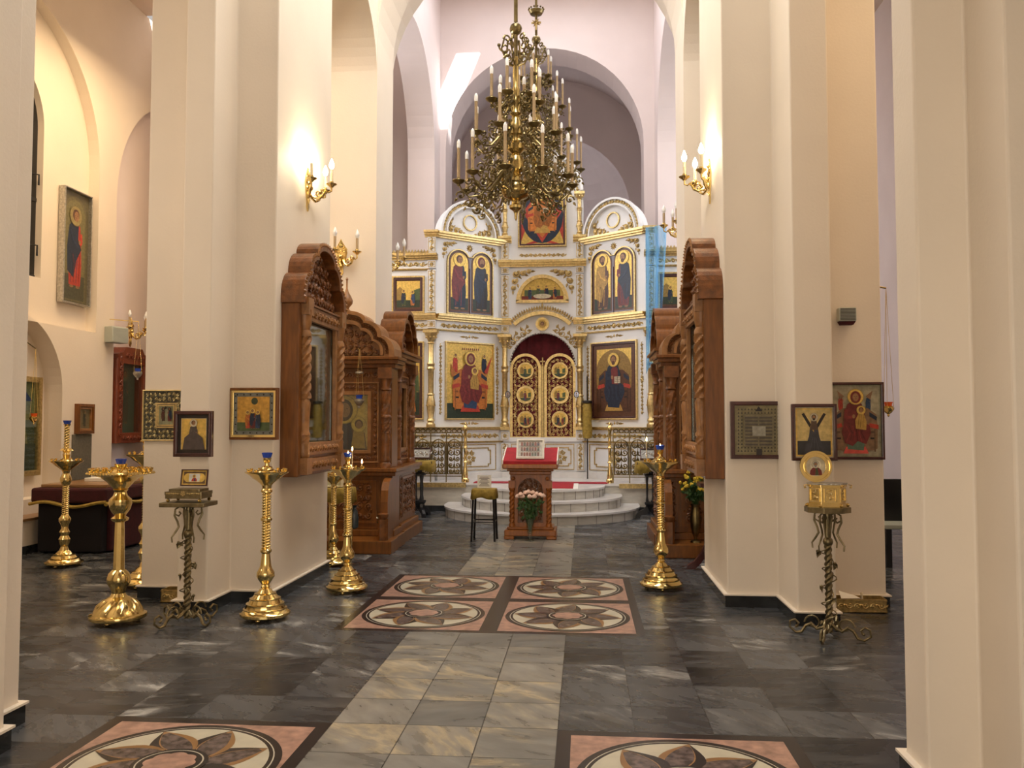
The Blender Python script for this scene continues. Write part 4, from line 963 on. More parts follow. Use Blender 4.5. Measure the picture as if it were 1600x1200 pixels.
# ================================================================== RAILINGS on the platform edge
def railing(x0, x1, post_x, label):
    o = thing('railing', label, 'railing', ((x0+x1)/2, 15.5, SOL)); W = x1-x0; cx = (x0+x1)/2
    mb = MB(PL()); a, b = x0-cx, x1-cx
    for v in (.10, .14, .84, .90, .985): mb.box(a, b, v, v+.018, -.012, .012)
    n = int(round(W/.29)); st = W/n
    for k in range(n*3):
        c = a+W*(k+.5)/(n*3); mb.tube([(c+.038*math.cos(t), .945+.032*math.sin(t), 0) for t in [2*PI*i/14 for i in range(14)]], .010, 5, 0, True)
    for k in range(n+1): mb.box(a+k*st-.010, a+k*st+.010, .0, .9, -.01, .01)
    for k in range(n):
        c = a+(k+.5)*st; h_ = st*.42
        mb.tube([(c-h_, .14, 0), (c-h_, .66, 0)]+[(x, v, 0) for x, v in arc(c, .66, h_, 180, 0, 12)]+[(c+h_, .14, 0)], .013, 5)
        for v, r in ((.20, .045), (.31, .055), (.43, .045), (.55, .06), (.68, .05)):
            for q in (-1, 1): spiral(mb, c+q*h_*.48, v, r*1.1, PI if q > 0 else 0, q, 1.2, .013, 0, 10, -.005)
            leaf(mb, c, v-.03, .08, .04, PI/2, 0)
        mb.tube([(c, .14, 0), (c, .8, 0)], .006, 5)
    obj('lattice', mb, 'brass_dark', o)
    mb = MB(); x = post_x-cx
    mb.lathe([(.07, 0), (.07, .05), (.05, .08), (.055, .12), (.03, .3), (.028, .35), (.045, .37), (.028, .4), (.028, .62), (.042, .64), (.028, .67), (.03, .93), (.048, .97), (.04, 1.02), (.02, 1.05), (.03, 1.08), (.0, 1.11)], 14, (x, 0, 0)); obj('post', mb, 'brass', o)
pl_, pr_ = at(727, 740, 15.5).x, at(953, 740, 15.5).x
railing(-4.0, pl_-.06, pl_, 'pierced gilded railing on the platform left of the lectern')
railing(pr_+.06, 2.6, pr_, 'pierced gilded railing on the platform right of the lectern')
# ================================================================== CARVED ICON CASES on the piers (local frame: front faces -Y, u right, z up)
def onion(n=14, w=.5, h_=.5):
    """right half of a cusped, stepped gable, from the eaves (w, 0) to the tip (0, h)"""
    P = [(w, 0), (w, h_*.10)]
    def lobe(x0, y0, x1, y1):
        return [(w*(x0-(x0-x1)*(1-math.cos(t))), h_*(y0+(y1-y0)*math.sin(t))) for t in [PI/2*i/7 for i in range(1, 8)]]
    P += lobe(1.0, .10, .74, .45)+[(w*.74, h_*.48)]+lobe(.74, .48, .42, .78)+[(w*.42, h_*.81)]+lobe(.42, .81, .0, 1.0)
    return P
def gable(w, h_, z):
    r = onion(14, w, h_); return [(x, z+y) for x, y in r]+[(-x, z+y) for x, y in r[-2::-1]]
def icon_case(label, loc, rotz, painter):
    """arched wall case: box, twisted side columns, carved gable, glazed icon"""
    W, H, D = 1.36, 1.60, .17; gw, gh = .66, .68
    o = thing('icon_case', label, 'icon case', loc, rotz, None)
    T = PL()
    mb = MB(T); mb.ring([(-W/2, 0), (W/2, 0), (W/2, H), (-W/2, H)], [(-.44, .26), (.44, .26), (.44, 1.50), (-.44, 1.50)], 0, D)
    mb.box(-.5, .5, .2, 1.55, 0, .03); obj('case', mb, 'wood', o, bevel=.006)
    g = gable(W/2+.02, gh, H); gi = gable(W/2-.08, gh-.10, H+.02)
    mb = MB(T); mb.ring(g, gi, 0, D+.05); mb.prism(gi, 0, D-.06); gb = obj('gable', mb, 'wood_carved', o, bevel=.005)
    mb = MB(T)
    def ins(u, v):
        t = abs(u)/(W/2-.10); return v < H+.06+(gh-.17)*(1-t**1.6)
    fill(mb, ins, -.52, .52, H+.06, H+gh-.1, .105, 0, D-.06, tr=.017, seed=5); obj('gable_carving', mb, 'wood_carved', gb)
    mb = MB(T); n = 40
    for (x, v) in [(p[0]*.955, H+(p[1]-H)*.955) for p in g[1:-1]]: leaf(mb, x, v-.01, .05, .04, math.atan2(v-H, x), 0, D+.05)
    obj('gable_beading', mb, 'wood_lit', gb)
    for sg in (-1, 1):
        mb = MB(); x = sg*.545
        mb.lathe([(.05, .17), (.062, .2), (.055, .24), (.06, .3)], 14, (x, -D-.01, 0)); mb.twist(.05, .3, .38, (x, -D-.01, 0), 5, .3, .14, 20, 6)
        mb.lathe([(.058, .38), (.058, .40), (.045, .42), (.052, .55), (.06, .68), (.045, .72)], 14, (x, -D-.01, 0))
        mb.twist(.055, .72, 1.30, (x, -D-.01, 0), 4, 1.6, .2, 24, 40)
        mb.lathe([(.06, 1.30), (.06, 1.33), (.045, 1.36), (.06, 1.42), (.065, 1.5), (.07, 1.55)], 14, (x, -D-.01, 0))
        mb.box(x-.075, x+.075, -D-.07, -D+.02, .02, .17); mb.box(x-.075, x+.075, -D-.07, -D+.02, 1.5, 1.66)
        obj('side_column', mb, 'wood_lit', o)
    mb = MB(T); rect_frame(mb, -.47, .47, .22, 1.54, .055, D-.02, D+.02); obj('inner_frame', mb, 'wood_lit', o, bevel=.006)
    for v0, v1 in ((.20, .30), (.04, .15), (1.47, 1.59)):
        mb = MB(T); mb.box(-.48, .48, v0-.01, v1+.01, D-.01, D+.03); r = obj('rail', mb, 'wood_lit', o, bevel=.004)
        mb = MB(T); band(mb, -.46, .46, v0+.008, v1-.008, 0, D+.03, tr=.012); obj('rail_carving', mb, 'wood_lit', r)
    P = Paint(T, D-.075); painter(P, -.43, .43, .29, 1.48); obj('icon_painting', P, 'paint', o)
    mb = MB(T); mb.box(-.42, .42, .29, 1.47, D-.035, D-.028); obj('glass_pane', mb, 'glass_m', o)
    return o
def dark_icon_l(P, a, b, c, d):
    P.rc(a, b, c, d, dk(DGREEN, .8)); P.pg([(a, d-.3), (a+.15, d), (b, d), (b, d-.15), (a+.3, d-.35), (a, d-.6)], (.16, .19, .17))
    P.pg(arc((a+b)/2+.02, c+.55, .38, 0, 180, 16)+[(a+.05, c), (b-.02, c)], (.06, .07, .04)); P.el(.03, c+.88, .2, .2, dk(OCHRE, .5)); P.el(.03, c+.86, .12, .15, dk(OCHRE, .9))
    for v, r in ((.55, .16), (.30, .17)): P.el(.03, c+v, r, r*.85, dk(OCHRE, .35)); P.el(.03, c+v, r*.9, r*.75, dk(GREEN, .6))
    for k in range(26): P.el(a+.08+random.random()*.7, c+.1+random.random()*.8, .015, .012, dk(OCHRE, .7), 6)
    P.rc(.0, .1, c+.08, c+.5, (.2, .2, .17)); P.rc(a, b, c, c+.12, (.06, .09, .11))
def dark_icon_r(P, a, b, c, d):
    P.rc(a, b, c, d, (.07, .07, .055)); P.pg([(a, d-.1), (b, d-.35), (b, d), (a, d)], (.2, .21, .2)); P.pg([(a+.1, d-.3), (a+.4, d-.18), (a+.45, d-.5), (a+.1, d-.5)], (.09, .06, .05))
    for k in range(4):
        v = c+.12+.22*k; P.rc(a, b, v, v+.03, dk(OCHRE, .6)); saint(P, -.12+.03*k, v+.02, .2, [MAROON, DBLUE, GREEN, BROWN][k], DARK, 1); P.rc(.12, .3, v+.09, v+.14, OCHRE)
        P.pg([(a, v+.18), (b, v+.18), (b, v+.21), (a, v+.21)], (.3, .31, .28))
icon_case('arched carved icon case hanging on the left pier, glass front facing the nave', (XL, 8.21, 1.10), PI/2, dark_icon_l)
icon_case('arched carved icon case hanging on the right pier, glass front facing the nave', (XR, 8.29, 1.10), -PI/2, dark_icon_r)

# big standing carved shrine
def shrine(name, label, loc, rotz, W, D, painter, steps=True, onion_top=True, H=2.42):
    o = thing(name, label, 'icon shrine', loc, rotz); T = PL()
    mb = MB(); b = W/2
    mb.box(-b-.08, b+.08, -D-.10, .0, 0, .16); mb.box(-b-.04, b+.04, -D-.05, .0, .16, .24); mb.box(-b, b, -D, 0, .24, .92); mb.box(-b-.05, b+.05, -D-.06, 0, .92, .97); mb.box(-b-.07, b+.07, -D-.09, 0, .97, 1.02)
    obj('base_cabinet', mb, 'wood', o, bevel=.008)
    mb = MB(T); w_ = D
    for (u0, u1) in ((-b+.20, b-.20),): rect_frame(mb, u0, u1, .32, .86, .03, w_, w_+.015)
    for sg in (-1, 1): rect_frame(mb, sg*(b-.10)-.07, sg*(b-.10)+.07, .30, .88, .015, w_, w_+.012)
    p = obj('lower_panel', mb, 'wood', o); mb = MB(T); fill(mb, None, -b+.25, b-.25, .36, .82, .11, 0, w_, tr=.011, seed=9)
    obj('panel_carving', mb, 'wood_carved', p)
    for sg in (-1, 1): mb = MB(T); band(mb, sg*(b-.10)-.05, sg*(b-.10)+.05, .34, .84, 0, w_, tr=.011); obj('panel_carving', mb, 'wood_carved', p)
    d2 = D-.08
    mb = MB(T); mb.ring([(-b+.03, 1.02), (b-.03, 1.02), (b-.03, H-.12), (-b+.03, H-.12)], [(-b+.34, 1.24), (b-.34, 1.24), (b-.34, H-.46), (-b+.34, H-.46)], 0, d2); mb.box(-b+.2, b-.2, 1.05, H-.2, 0, .05)
    obj('case', mb, 'wood', o, bevel=.006)
    mb = MB(T); rect_frame(mb, -b+.20, b-.20, 1.08, H-.30, .018, d2, d2+.02); rect_frame(mb, -b+.30, b-.30, 1.20, H-.42, .045, d2-.02, d2+.02); fr = obj('inner_frame', mb, 'wood_lit', o, bevel=.004)
    for (a0_, a1_, b0_, b1_) in ((-b+.215, -b+.285, 1.12, H-.34), (b-.285, b-.215, 1.12, H-.34), (-b+.24, b-.24, 1.105, 1.185), (-b+.24, b-.24, H-.40, H-.33), (-b+.2, b-.2, H-.27, H-.15)):
        mb = MB(T); band(mb, a0_, a1_, b0_, b1_, 0, d2, tr=.010); obj('frame_carving', mb, 'wood_carved', fr)
    for sg in (-1, 1):
        x = sg*(b-.10); mb = MB()
        mb.lathe([(.075, 1.02), (.075, 1.06), (.055, 1.09), (.065, 1.12), (.055, 1.15), (.06, 1.35), (.068, 1.40), (.055, 1.43), (.06, 1.46)], 14, (x, -d2-.03, 0))
        mb.twist(.058, 1.46, 1.66, (x, -d2-.03, 0), 6, .5, .12, 24, 12); mb.lathe([(.07, 1.66), (.07, 1.68), (.055, 1.70)], 14, (x, -d2-.03, 0))
        mb.twist(.056, 1.70, H-.42, (x, -d2-.03, 0), 5, .25, .16, 20, 12); mb.lathe([(.05, H-.42), (.07, H-.40), (.055, H-.36), (.085, H-.26)], 14, (x, -d2-.03, 0)); mb.box(x-.09, x+.09, -d2-.12, -d2+.03, H-.26, H-.12)
        obj('column', mb, 'wood_carved', o)
    mb = MB(); mb.box(-b-.03, b+.03, -D, 0, H-.12, H-.07); mb.box(-b-.07, b+.07, -D-.05, 0, H-.07, H-.02); mb.box(-b-.09, b+.09, -D-.08, 0, H-.02, H+.02); obj('cornice', mb, 'wood', o, bevel=.006)
    gh = .60; g = gable(b+.02, gh, H+.02); gi = gable(b-.14, gh-.15, H+.04); gm = gable(b-.05, gh-.06, H+.03)
    mb = MB(T); mb.ring(g, gm, 0, D+.04); mb.ring(gm, gi, 0, D-.04); mb.prism(gi, 0, D-.10); mb.ring(gable(b-.13, gh-.14, H+.04), gable(b-.17, gh-.19, H+.04), D-.10, D+.0); gb = obj('gable', mb, 'wood_lit' if onion_top else 'wood', o, bevel=.004)
    mb = MB(T)
    def ins(u, v): t = abs(u)/(b-.18); return t < 1 and v < H+.04+(gh-.2)*(1-t**1.8)
    fill(mb, ins, -b+.2, b-.2, H+.05, H+gh-.16, .085, 0, D-.10, tr=.012, seed=11)
    k_ = [(x*(b-.085)/(b+.02), H+.03+(v-H-.02)*(gh-.10)/gh) for x, v in g[1:-1]]
    for x, v in k_: rosette(mb, x, v, .035, 0, D-.04, 5)
    obj('gable_carving', mb, 'wood_carved', gb)
    if onion_top:
        mb = MB(); z = H+gh; mb.lathe([(.05, -.03), (.05, .03), (.03, .05), (.035, .07), (.075, .12), (.08, .16), (.06, .21), (.025, .27), (.012, .32), (.010, .42), (.018, .44), (.0, .47)], 16, (0, -D+.06, z)); obj('onion_finial', mb, 'wood_lit', o)
    P = Paint(T, d2-.075); painter(P, -b+.345, b-.345, 1.25, H-.47); obj('icon_painting', P, 'paint', o)
    mb = MB(T); mb.box(-b+.34, b-.34, 1.24, H-.46, d2-.03, d2-.024); obj('glass_pane', mb, 'glass', o)
    if steps:
        mb = MB(); mb.box(-b-.05, b+.1, -D-.48, -D-.10, 0, .16); obj('step', mb, 'wood', o, bevel=.01)
        for sg in (-1, 1):     # curved side rails of the step
            x = sg*(b-.02); mb = MB(Matrix(((0, 0, 1, x-.045), (-1, 0, 0, -D), (0, 1, 0, 0), (0, 0, 0, 1))))
            pr = [(0, .16), (.40, .16), (.43, .22), (.42, .45), (.36, .48), (.36, .62), (.33, .76), (.26, .86), (.15, .90), (0, .90)]
            mb.prism(pr, 0, .09); r = obj('curved_side_rail', mb, 'wood', o, bevel=.012)
            mb = MB(); mb.twist(.055, .03, .42, (x, -D-.40, 0), 6, 0, .1, 18, 2); mb.lathe([(.07, 0), (.07, .04), (.05, .06)], 12, (x, -D-.40, 0)); mb.lathe([(.05, .42), (.07, .45), (.07, .48)], 12, (x, -D-.40, 0)); obj('rail_post', mb, 'wood_carved', r)
    return o
def p_mother(P, a, b, c, d):
    P.rc(a, b, c, d, GOLD); P.rc(a+.01, b-.01, c, c+.03, OCHRE)
    bust(P, (a+b)/2-.04, c, (d-c)*1.0, BROWN, veil=(.05, .025, .02), child=True, under=DBLUE)
def p_standing(P, a, b, c, d):
    P.rc(a, b, c, d, GOLD2); saint(P, (a+b)/2, c+.05, d-c-.1, MAROON, GREEN, 1, beard=True)
shrine('icon_shrine', 'large carved wooden icon shrine with onion-topped gable left of the nave, facing the viewer', (-3.06, 11.05, 0), 0, 1.26, .42, p_mother)
shrine('icon_shrine', 'large carved wooden icon shrine with cusped gable right of the nave, facing the viewer', (1.62, 11.05, 0), 0, 1.26, .42, p_standing)
shrine('icon_shrine', 'tall carved shrine on the left crossing pier turned to face the nave', (XL-.02, 11.73, 0), PI/2, 1.10, .32, p_standing, False, False, 2.55)
shrine('icon_shrine', 'tall carved shrine on the right crossing pier turned to face the nave', (XR+.08, 11.73, 0), -PI/2, 1.10, .32, p_standing, False, False, 2.55)

# ================================================================== FRAMED ICONS on the piers
def framed(name, label, c, W, H, rotz, fr, painter, wd=.035, dp=.035, inner=None, iw=.0, parts=None, tilt=0, glass=False):
    o = thing(name, label, 'icon', c, rotz); T = PL()
    a, b = W/2, H/2
    mb = MB(T); rect_frame(mb, -a, a, -b, b, wd, 0, dp); rect_frame(mb, -a+wd*.55, a-wd*.55, -b+wd*.55, b-wd*.55, wd*.3, dp, dp+.006); mb.box(-a+wd*.5, a-wd*.5, -b+wd*.5, b-wd*.5, 0, dp*.4); obj('frame', mb, fr, o, bevel=.003)
    if inner: mb = MB(T); rect_frame(mb, -a+wd, a-wd, -b+wd, b-wd, iw, dp*.3, dp*.75); obj('inner_frame', mb, inner, o, bevel=.002)
    i = wd+iw
    P = Paint(T, dp*.42); painter(P, -a+i, a-i, -b+i, b-i); obj('painting', P, 'paint', o)
    if parts: parts(o, T, a, b, dp)
    if glass: mb = MB(T); mb.box(-a+wd, a-wd, -b+wd, b-wd, dp*.8, dp*.8+.002); obj('glass_pane', mb, 'glass', o)
    if tilt: o.rotation_euler = (tilt, 0, rotz)
    return o
def ctr(p0, p1, Y): q = at((p0[0]+p1[0])/2, (p0[1]+p1[1])/2, Y); A, B = at(p0[0], p0[1], Y), at(p1[0], p1[1], Y); return q, abs(B.x-A.x), abs(B.z-A.z)
def p_silver(P, a, b, c, d):
    P.rc(a, b, c, d, (.16, .14, .12)); 
def silver_parts(o, T, a, b, dp):
    mb = MB(T); mb.ring([(-a+.02, -b+.02), (a-.02, -b+.02), (a-.02, b-.02), (-a+.02, b-.02)], [(-.085, -.10), (.085, -.10), (.085, .10), (-.085, .10)], .005, .018)
    t = lambda u, v: not (abs(u) < .105 and abs(v) < .12)
    fill(mb, t, -a+.02, a-.02, -b+.02, b-.02, .042, 1, .018, tr=.005, seed=4); obj('embossed_cover', mb, ['ink', 'emboss_gold'], o)
    mb = MB(T)
    for e, w0 in ((0, .018), (.018, .022)): rect_frame(mb, -.10+e, .10-e, -.115+e, .115-e, .012, .0, w0+.012)
    obj('gilt_window', mb, 'gold', o)
    P = Paint(T, .02); P.rc(-.072, .072, -.085, .085, CREAM); saint(P, -.03, -.055, .125, BROWN, MAROON, 1, halo=DARK); saint(P, .035, -.055, .125, MAROON, DBLUE, -1, halo=DARK); P.el(0, .07, .012, .012, DARK); obj('small_painting', P, 'paint', o)
q, W, H = ctr((222, 609), (296, 689), 7.465)
framed('framed_icon', 'square icon in embossed silver cover, gold frame, at the left edge of the left pier', (q.x, 7.5, q.z), W, H, 0, 'gold', p_silver, .012, .03, parts=silver_parts, glass=True)
def p_bishop(P, a, b, c, d):
    P.rc(a, b, c, d, dk(DARK, 1.2)); a += .025; b -= .025; c += .03; d -= .03; P.rc(a, b, c, d, CREAM); P.rc(a+.004, b-.004, c, d-.004, GOLD); saint(P, (a+b)/2, c-.01, (d-c)*.98, (.07, .055, .05), (.10, .08, .07), 1, halo=CREAM, feet=False)
    P.pg([(a+.02, c), (b-.01, c), (b-.03, c+.1), ((a+b)/2, c+.16), (a+.035, c+.1)], (.08, .06, .055))
q, W, H = ctr((273, 642), (332, 714), 6.88)
framed('framed_icon', 'small dark-framed icon of one robed figure on gold, front of the left pier', (q.x-.01, 6.92, q.z), W, H, 0, 'wood_dark', p_bishop, .032, .04)
def p_three(P, a, b, c, d):
    P.rc(a, b, c, d, (.20, .21, .19)); i = .035
    for k in range(6):
        for (u, v) in ((a+.017, c+.03+(d-c-.06)*k/5), (b-.017, c+.03+(d-c-.06)*k/5), (a+.03+(b-a-.06)*k/5, c+.017), (a+.03+(b-a-.06)*k/5, d-.017)): P.el(u, v, .008, .008, DARK, 6)
    a += i; b -= i; c += i; d -= i; P.rc(a, b, c, d, (.60, .33, .06, .3)); P.rc(a, b, c, c+(d-c)*.25, dk(GREEN, 1.3)); P.el((a+b)/2+.01, d-.04, .03, .032, dk(GREEN, .6))
    for x, m1, m2, t in ((-.05, RED, ORANGE, 1), (.0, MAROON, DBLUE, 1), (.05, BLUE, DBLUE, -1)): saint(P, x, c+.02, .16 if x else .175, m1, m2, t)
q, W, H = ctr((358, 606), (434, 687), 7.35)
framed('framed_icon', 'icon of three small figures with silver border and brown frame, on the left pier', (q.x, 7.38, q.z), W, H, 0, 'wood', p_three, .022, .05, 'brass', .022)
def p_menology(P, a, b, c, d):
    P.rc(a, b, c, d, (.26, .22, .10)); w_, h_ = b-a, d-c
    P.rc(a+w_*.05, b-w_*.05, c+h_*.04, d-h_*.04, (.30, .25, .12))
    for r in range(13):
        for k in range(13):
            u = a+w_*(.08+.84*k/12); v = c+h_*(.06+.84*r/12)
            if 2 <= r <= 10 and 2 <= k <= 10: continue
            P.pg([(u-.008, v), (u+.008, v), (u, v+.02)], (.05, .04, .03))
    P.rc(a+w_*.18, b-w_*.18, c+h_*.16, d-h_*.18, (.17, .14, .07))
    for r in range(9):
        for k in range(2): P.rc(a+w_*(.21+.30*k), a+w_*(.48+.30*k), c+h_*(.19+.068*r), c+h_*(.225+.068*r), (.07, .055, .04))
    P.rc(a+w_*.36, b-w_*.36, c+h_*.38, c+h_*.58, (.3, .28, .22)); P.rc(a+w_*.44, b-w_*.44, c, c+h_*.12, DARK); P.pg([(a+w_*.42, d-h_*.12), (b-w_*.42, d-h_*.12), ((a+b)/2, d-h_*.02)], DARK)
q, W, H = ctr((1141, 627), (1229, 717), 7.52)
framed('framed_icon', 'square dark gold icon filled with rows of tiny figures, right pier beside the icon case', (q.x, 7.56, q.z), W, H, 0, 'wood_dark', p_menology, .035, .05)
def p_cross(P, a, b, c, d):
    P.rc(a, b, c, d, CREAM); i = .008; P.rc(a+i, b-i, c+i, d-i, GOLD); i = .02; P.rc(a+i, b-i, c+i, d-i, (.62, .48, .2, .5)); P.rc(a+i, b-i, c+i, c+(d-c)*.33, (.035, .035, .04))
    u, h_ = (a+b)/2, d-c
    P.ln([(u-.085, d-.05), (u+.02, c+h_*.42)], .022, DARK); P.ln([(u+.085, d-.05), (u-.02, c+h_*.42)], .022, DARK)
    P.pg([(u-.085, c+.025), (u+.085, c+.025), (u+.04, c+h_*.42), (u+.03, c+h_*.62), (u-.03, c+h_*.62), (u-.04, c+h_*.42)], (.045, .045, .055)); P.pg([(u-.03, c+h_*.6), (u+.0, c+h_*.5), (u, c+h_*.66), (u-.02, c+h_*.7)], OCHRE)
    P.pg([(u-.03, c+h_*.55), (u+.03, c+h_*.55), (u+.02, c+h_*.74), (u-.02, c+h_*.74)], (.1, .06, .04)); head(P, u, c+h_*.80, .016, DARK, CREAM, None, True)
    for k in range(3): P.ln([(u-.04+.04*k, c+.03), (u-.01+.01*k, c+h_*.4)], .003, (.09, .09, .1))
q, W, H = ctr((1237, 631), (1309, 720), 6.88)
framed('framed_icon', 'dark-framed icon of a figure before an X-shaped cross, front of the right pier', (q.x, 6.92, q.z), W, H, 0, 'wood_dark', p_cross, .026, .04)
def p_red(P, a, b, c, d):
    P.rc(a, b, c, d, (.35, .34, .22)); P.rc(a+.012, b-.012, c+.012, d-.012, (.42, .38, .26))
    for q_, cl in ((-.11, RED), (.11, BLUE)): saint(P, (a+b)/2+q_*1.05, c+(d-c)*.64, .14, cl, cl, 1, feet=False)
    for sg in (-1, 1): P.pg([((a+b)/2+sg*.09, d-.1), ((a+b)/2+sg*.15, d-.05), ((a+b)/2+sg*.13, d-.13)], (.25, .14, .08))
    seated(P, (a+b)/2, c+.045, (d-c)*.86, MAROON, MAROON, (.22, .13, .07), child=True, veil=MAROON, stool=(.6, .09, .07), under=(.1, .16, .11))
q, W, H = ctr((1290, 597), (1383, 718), 7.58)
framed('framed_icon', 'tall bright icon of a seated red-robed mother with child, right edge of the right pier', (q.x, 7.62, q.z), W, H, 0, 'wood_dark', p_red, .024, .045)
# ---- north aisle wall icons (face +X)
def walln(p0, p1, X=XN): A, B = atx(p0[0], p0[1], X), atx(p1[0], p1[1], X); return (A.y+B.y)/2, (A.z+B.z)/2, abs(B.y-A.y), abs(A.z-B.z)
def p_tall(P, a, b, c, d):
    P.rc(a, b, c, d, (.10, .085, .04)); P.pg(arch_pts(a+.05, b-.05, c+.03, d-.32), (.13, .11, .05)); P.pg(arch_pts(a+.08, b-.08, c+.05, d-.34), (.17, .15, .06)); P.rc(a+.08, b-.08, c+.05, c+.4, (.06, .06, .03))
    saint(P, (a+b)/2, c+.22, d-c-.45, RED, DBLUE, 1, halo=(.30, .24, .09))
framed('framed_icon', 'tall silver-framed panel of a red and blue figure high on the left aisle wall', (XN-.15, 11.30, 4.07), .66, 1.62, PI/2, 'silver', p_tall, .02, .09)
def p_town(P, a, b, c, d):
    P.rc(a, b, c, d, (.05, .08, .05)); P.rc(a, b, d-.5, d, (.28, .27, .12)); P.pg([(a+.05, d-.25), (a+.2, d-.1), (a+.35, d-.25)], RED); P.rc(a+.07, a+.33, d-.42, d-.25, (.4, .35, .2)); P.pg([(b-.35, d-.25), (b-.2, d-.12), (b-.05, d-.25)], (.04, .06, .2)); P.rc(b-.33, b-.07, d-.42, d-.25, (.3, .3, .22))
    P.pg(arc((a+b)/2, c+.55, .25, 0, 180, 12)+[(a+.1, c+.2), (b-.1, c+.2)], (.3, .26, .1)); saint(P, (a+b)/2, c+.1, .85, BROWN, DBLUE, 1, halo=(.3, .26, .1)); P.rc(a, b, c, c+.35, (.03, .05, .035))
framed('framed_icon', 'gold-framed icon with red and blue roofed houses inside the wall niche', (XN-.26, 10.24, 1.55), 1.0, 1.30, PI/2, 'gilt', p_town, .07, .10, glass=True)
framed('framed_icon', 'small dim icon in a plain wooden frame low on the left aisle wall', (XN, 11.40, 1.65), .40, .42, PI/2, 'wood', lambda P, a, b, c, d: (P.rc(a, b, c, d, (.14, .11, .05)), saint(P, 0, c+.02, d-c-.04, (.08, .06, .03), (.05, .05, .03), 1, halo=(.2, .16, .07))), .045, .06, 'wood_lit', .03)
mb = MB(); mb.box(XN, XN+.02, 11.15, 11.60, .80, 1.43); tag(obj('wall_panel', mb, 'panel_grey'), 'plain grey-brown panel under the small wooden-framed icon', 'cloth')  # flat grey-brown panel against the wall
# carved red case in the aisle
o = thing('icon_case', 'reddish-brown carved icon case with glass on the left aisle wall behind the pier', 'icon case', (XN-.15, 12.66, 1.28), PI/2)
T = PL(); mb = MB(T); mb.ring([(-.48, 0), (.48, 0), (.48, 1.3), (-.48, 1.3)], [(-.30, .16), (.30, .16), (.30, 1.22), (-.30, 1.22)], 0, .20); mb.box(-.4, .4, .1, 1.25, 0, .04); mb.prism([(-.48, 1.3), (.48, 1.3), (.47, 1.36), (.30, 1.40), (.24, 1.48), (-.24, 1.48), (-.30, 1.40), (-.47, 1.36)], 0, .2); obj('case', mb, 'wood_red', o, bevel=.01)
for a0_, a1_, b0_, b1_ in ((-.44, -.32, .1, 1.3), (.32, .44, .1, 1.3), (-.3, .3, .03, .13), (-.25, .25, 1.28, 1.42)): mb = MB(T); band(mb, a0_, a1_, b0_, b1_, 0, .2, tr=.011); obj('carving', mb, 'wood_red', o)
P = Paint(T, .042); P.rc(-.3, .3, .16, 1.22, (.10, .15, .11)); saint(P, 0, .3, .85, (.10, .09, .06), (.05, .08, .06), 1, halo=(.16, .18, .10)); obj('icon_painting', P, 'paint', o)
mb = MB(T); mb.box(-.3, .3, .16, 1.22, .15, .156); obj('glass_pane', mb, 'glass', o)
# wall boxes
def wallbox(label, loc, rotz, s, mats):
    o = thing('wall_speaker', label, 'speaker', loc, rotz); mb = MB(PL()); mb.box(-s, s, -s*.8, s*.8, .04, .04+s*1.1); obj('housing', mb, mats[0], o, bevel=.01)
    mb = MB(PL())
    for k in range(9): mb.box(-s*.85, s*.85, -s*.68+k*s*.16, -s*.60+k*s*.16, .04+s*1.1, .045+s*1.1)
    obj('grille', mb, mats[1], o); mb = MB(PL()); mb.box(-s*.5, s*.5, -s*.5, s*.5, 0, .045); obj('bracket', mb, 'black', o); return o
wallbox('pale grey loudspeaker box on the left aisle wall above the wooden frame', (XN, 12.05, 2.90), PI/2-.3, .15, ('grey', 'grey'))
p = at(1322, 492, 7.55)
o = wallbox('small grey louvred wall box with dark red base on the right pier', (p.x, 7.62, p.z), 0, .075, ('grey', 'greyd'))
mb = MB(PL()); mb.prism([(-.07, -.06), (.07, -.06), (.05, -.09), (-.05, -.09)], .045, .11); obj('red_lens', mb, 'burg', o)

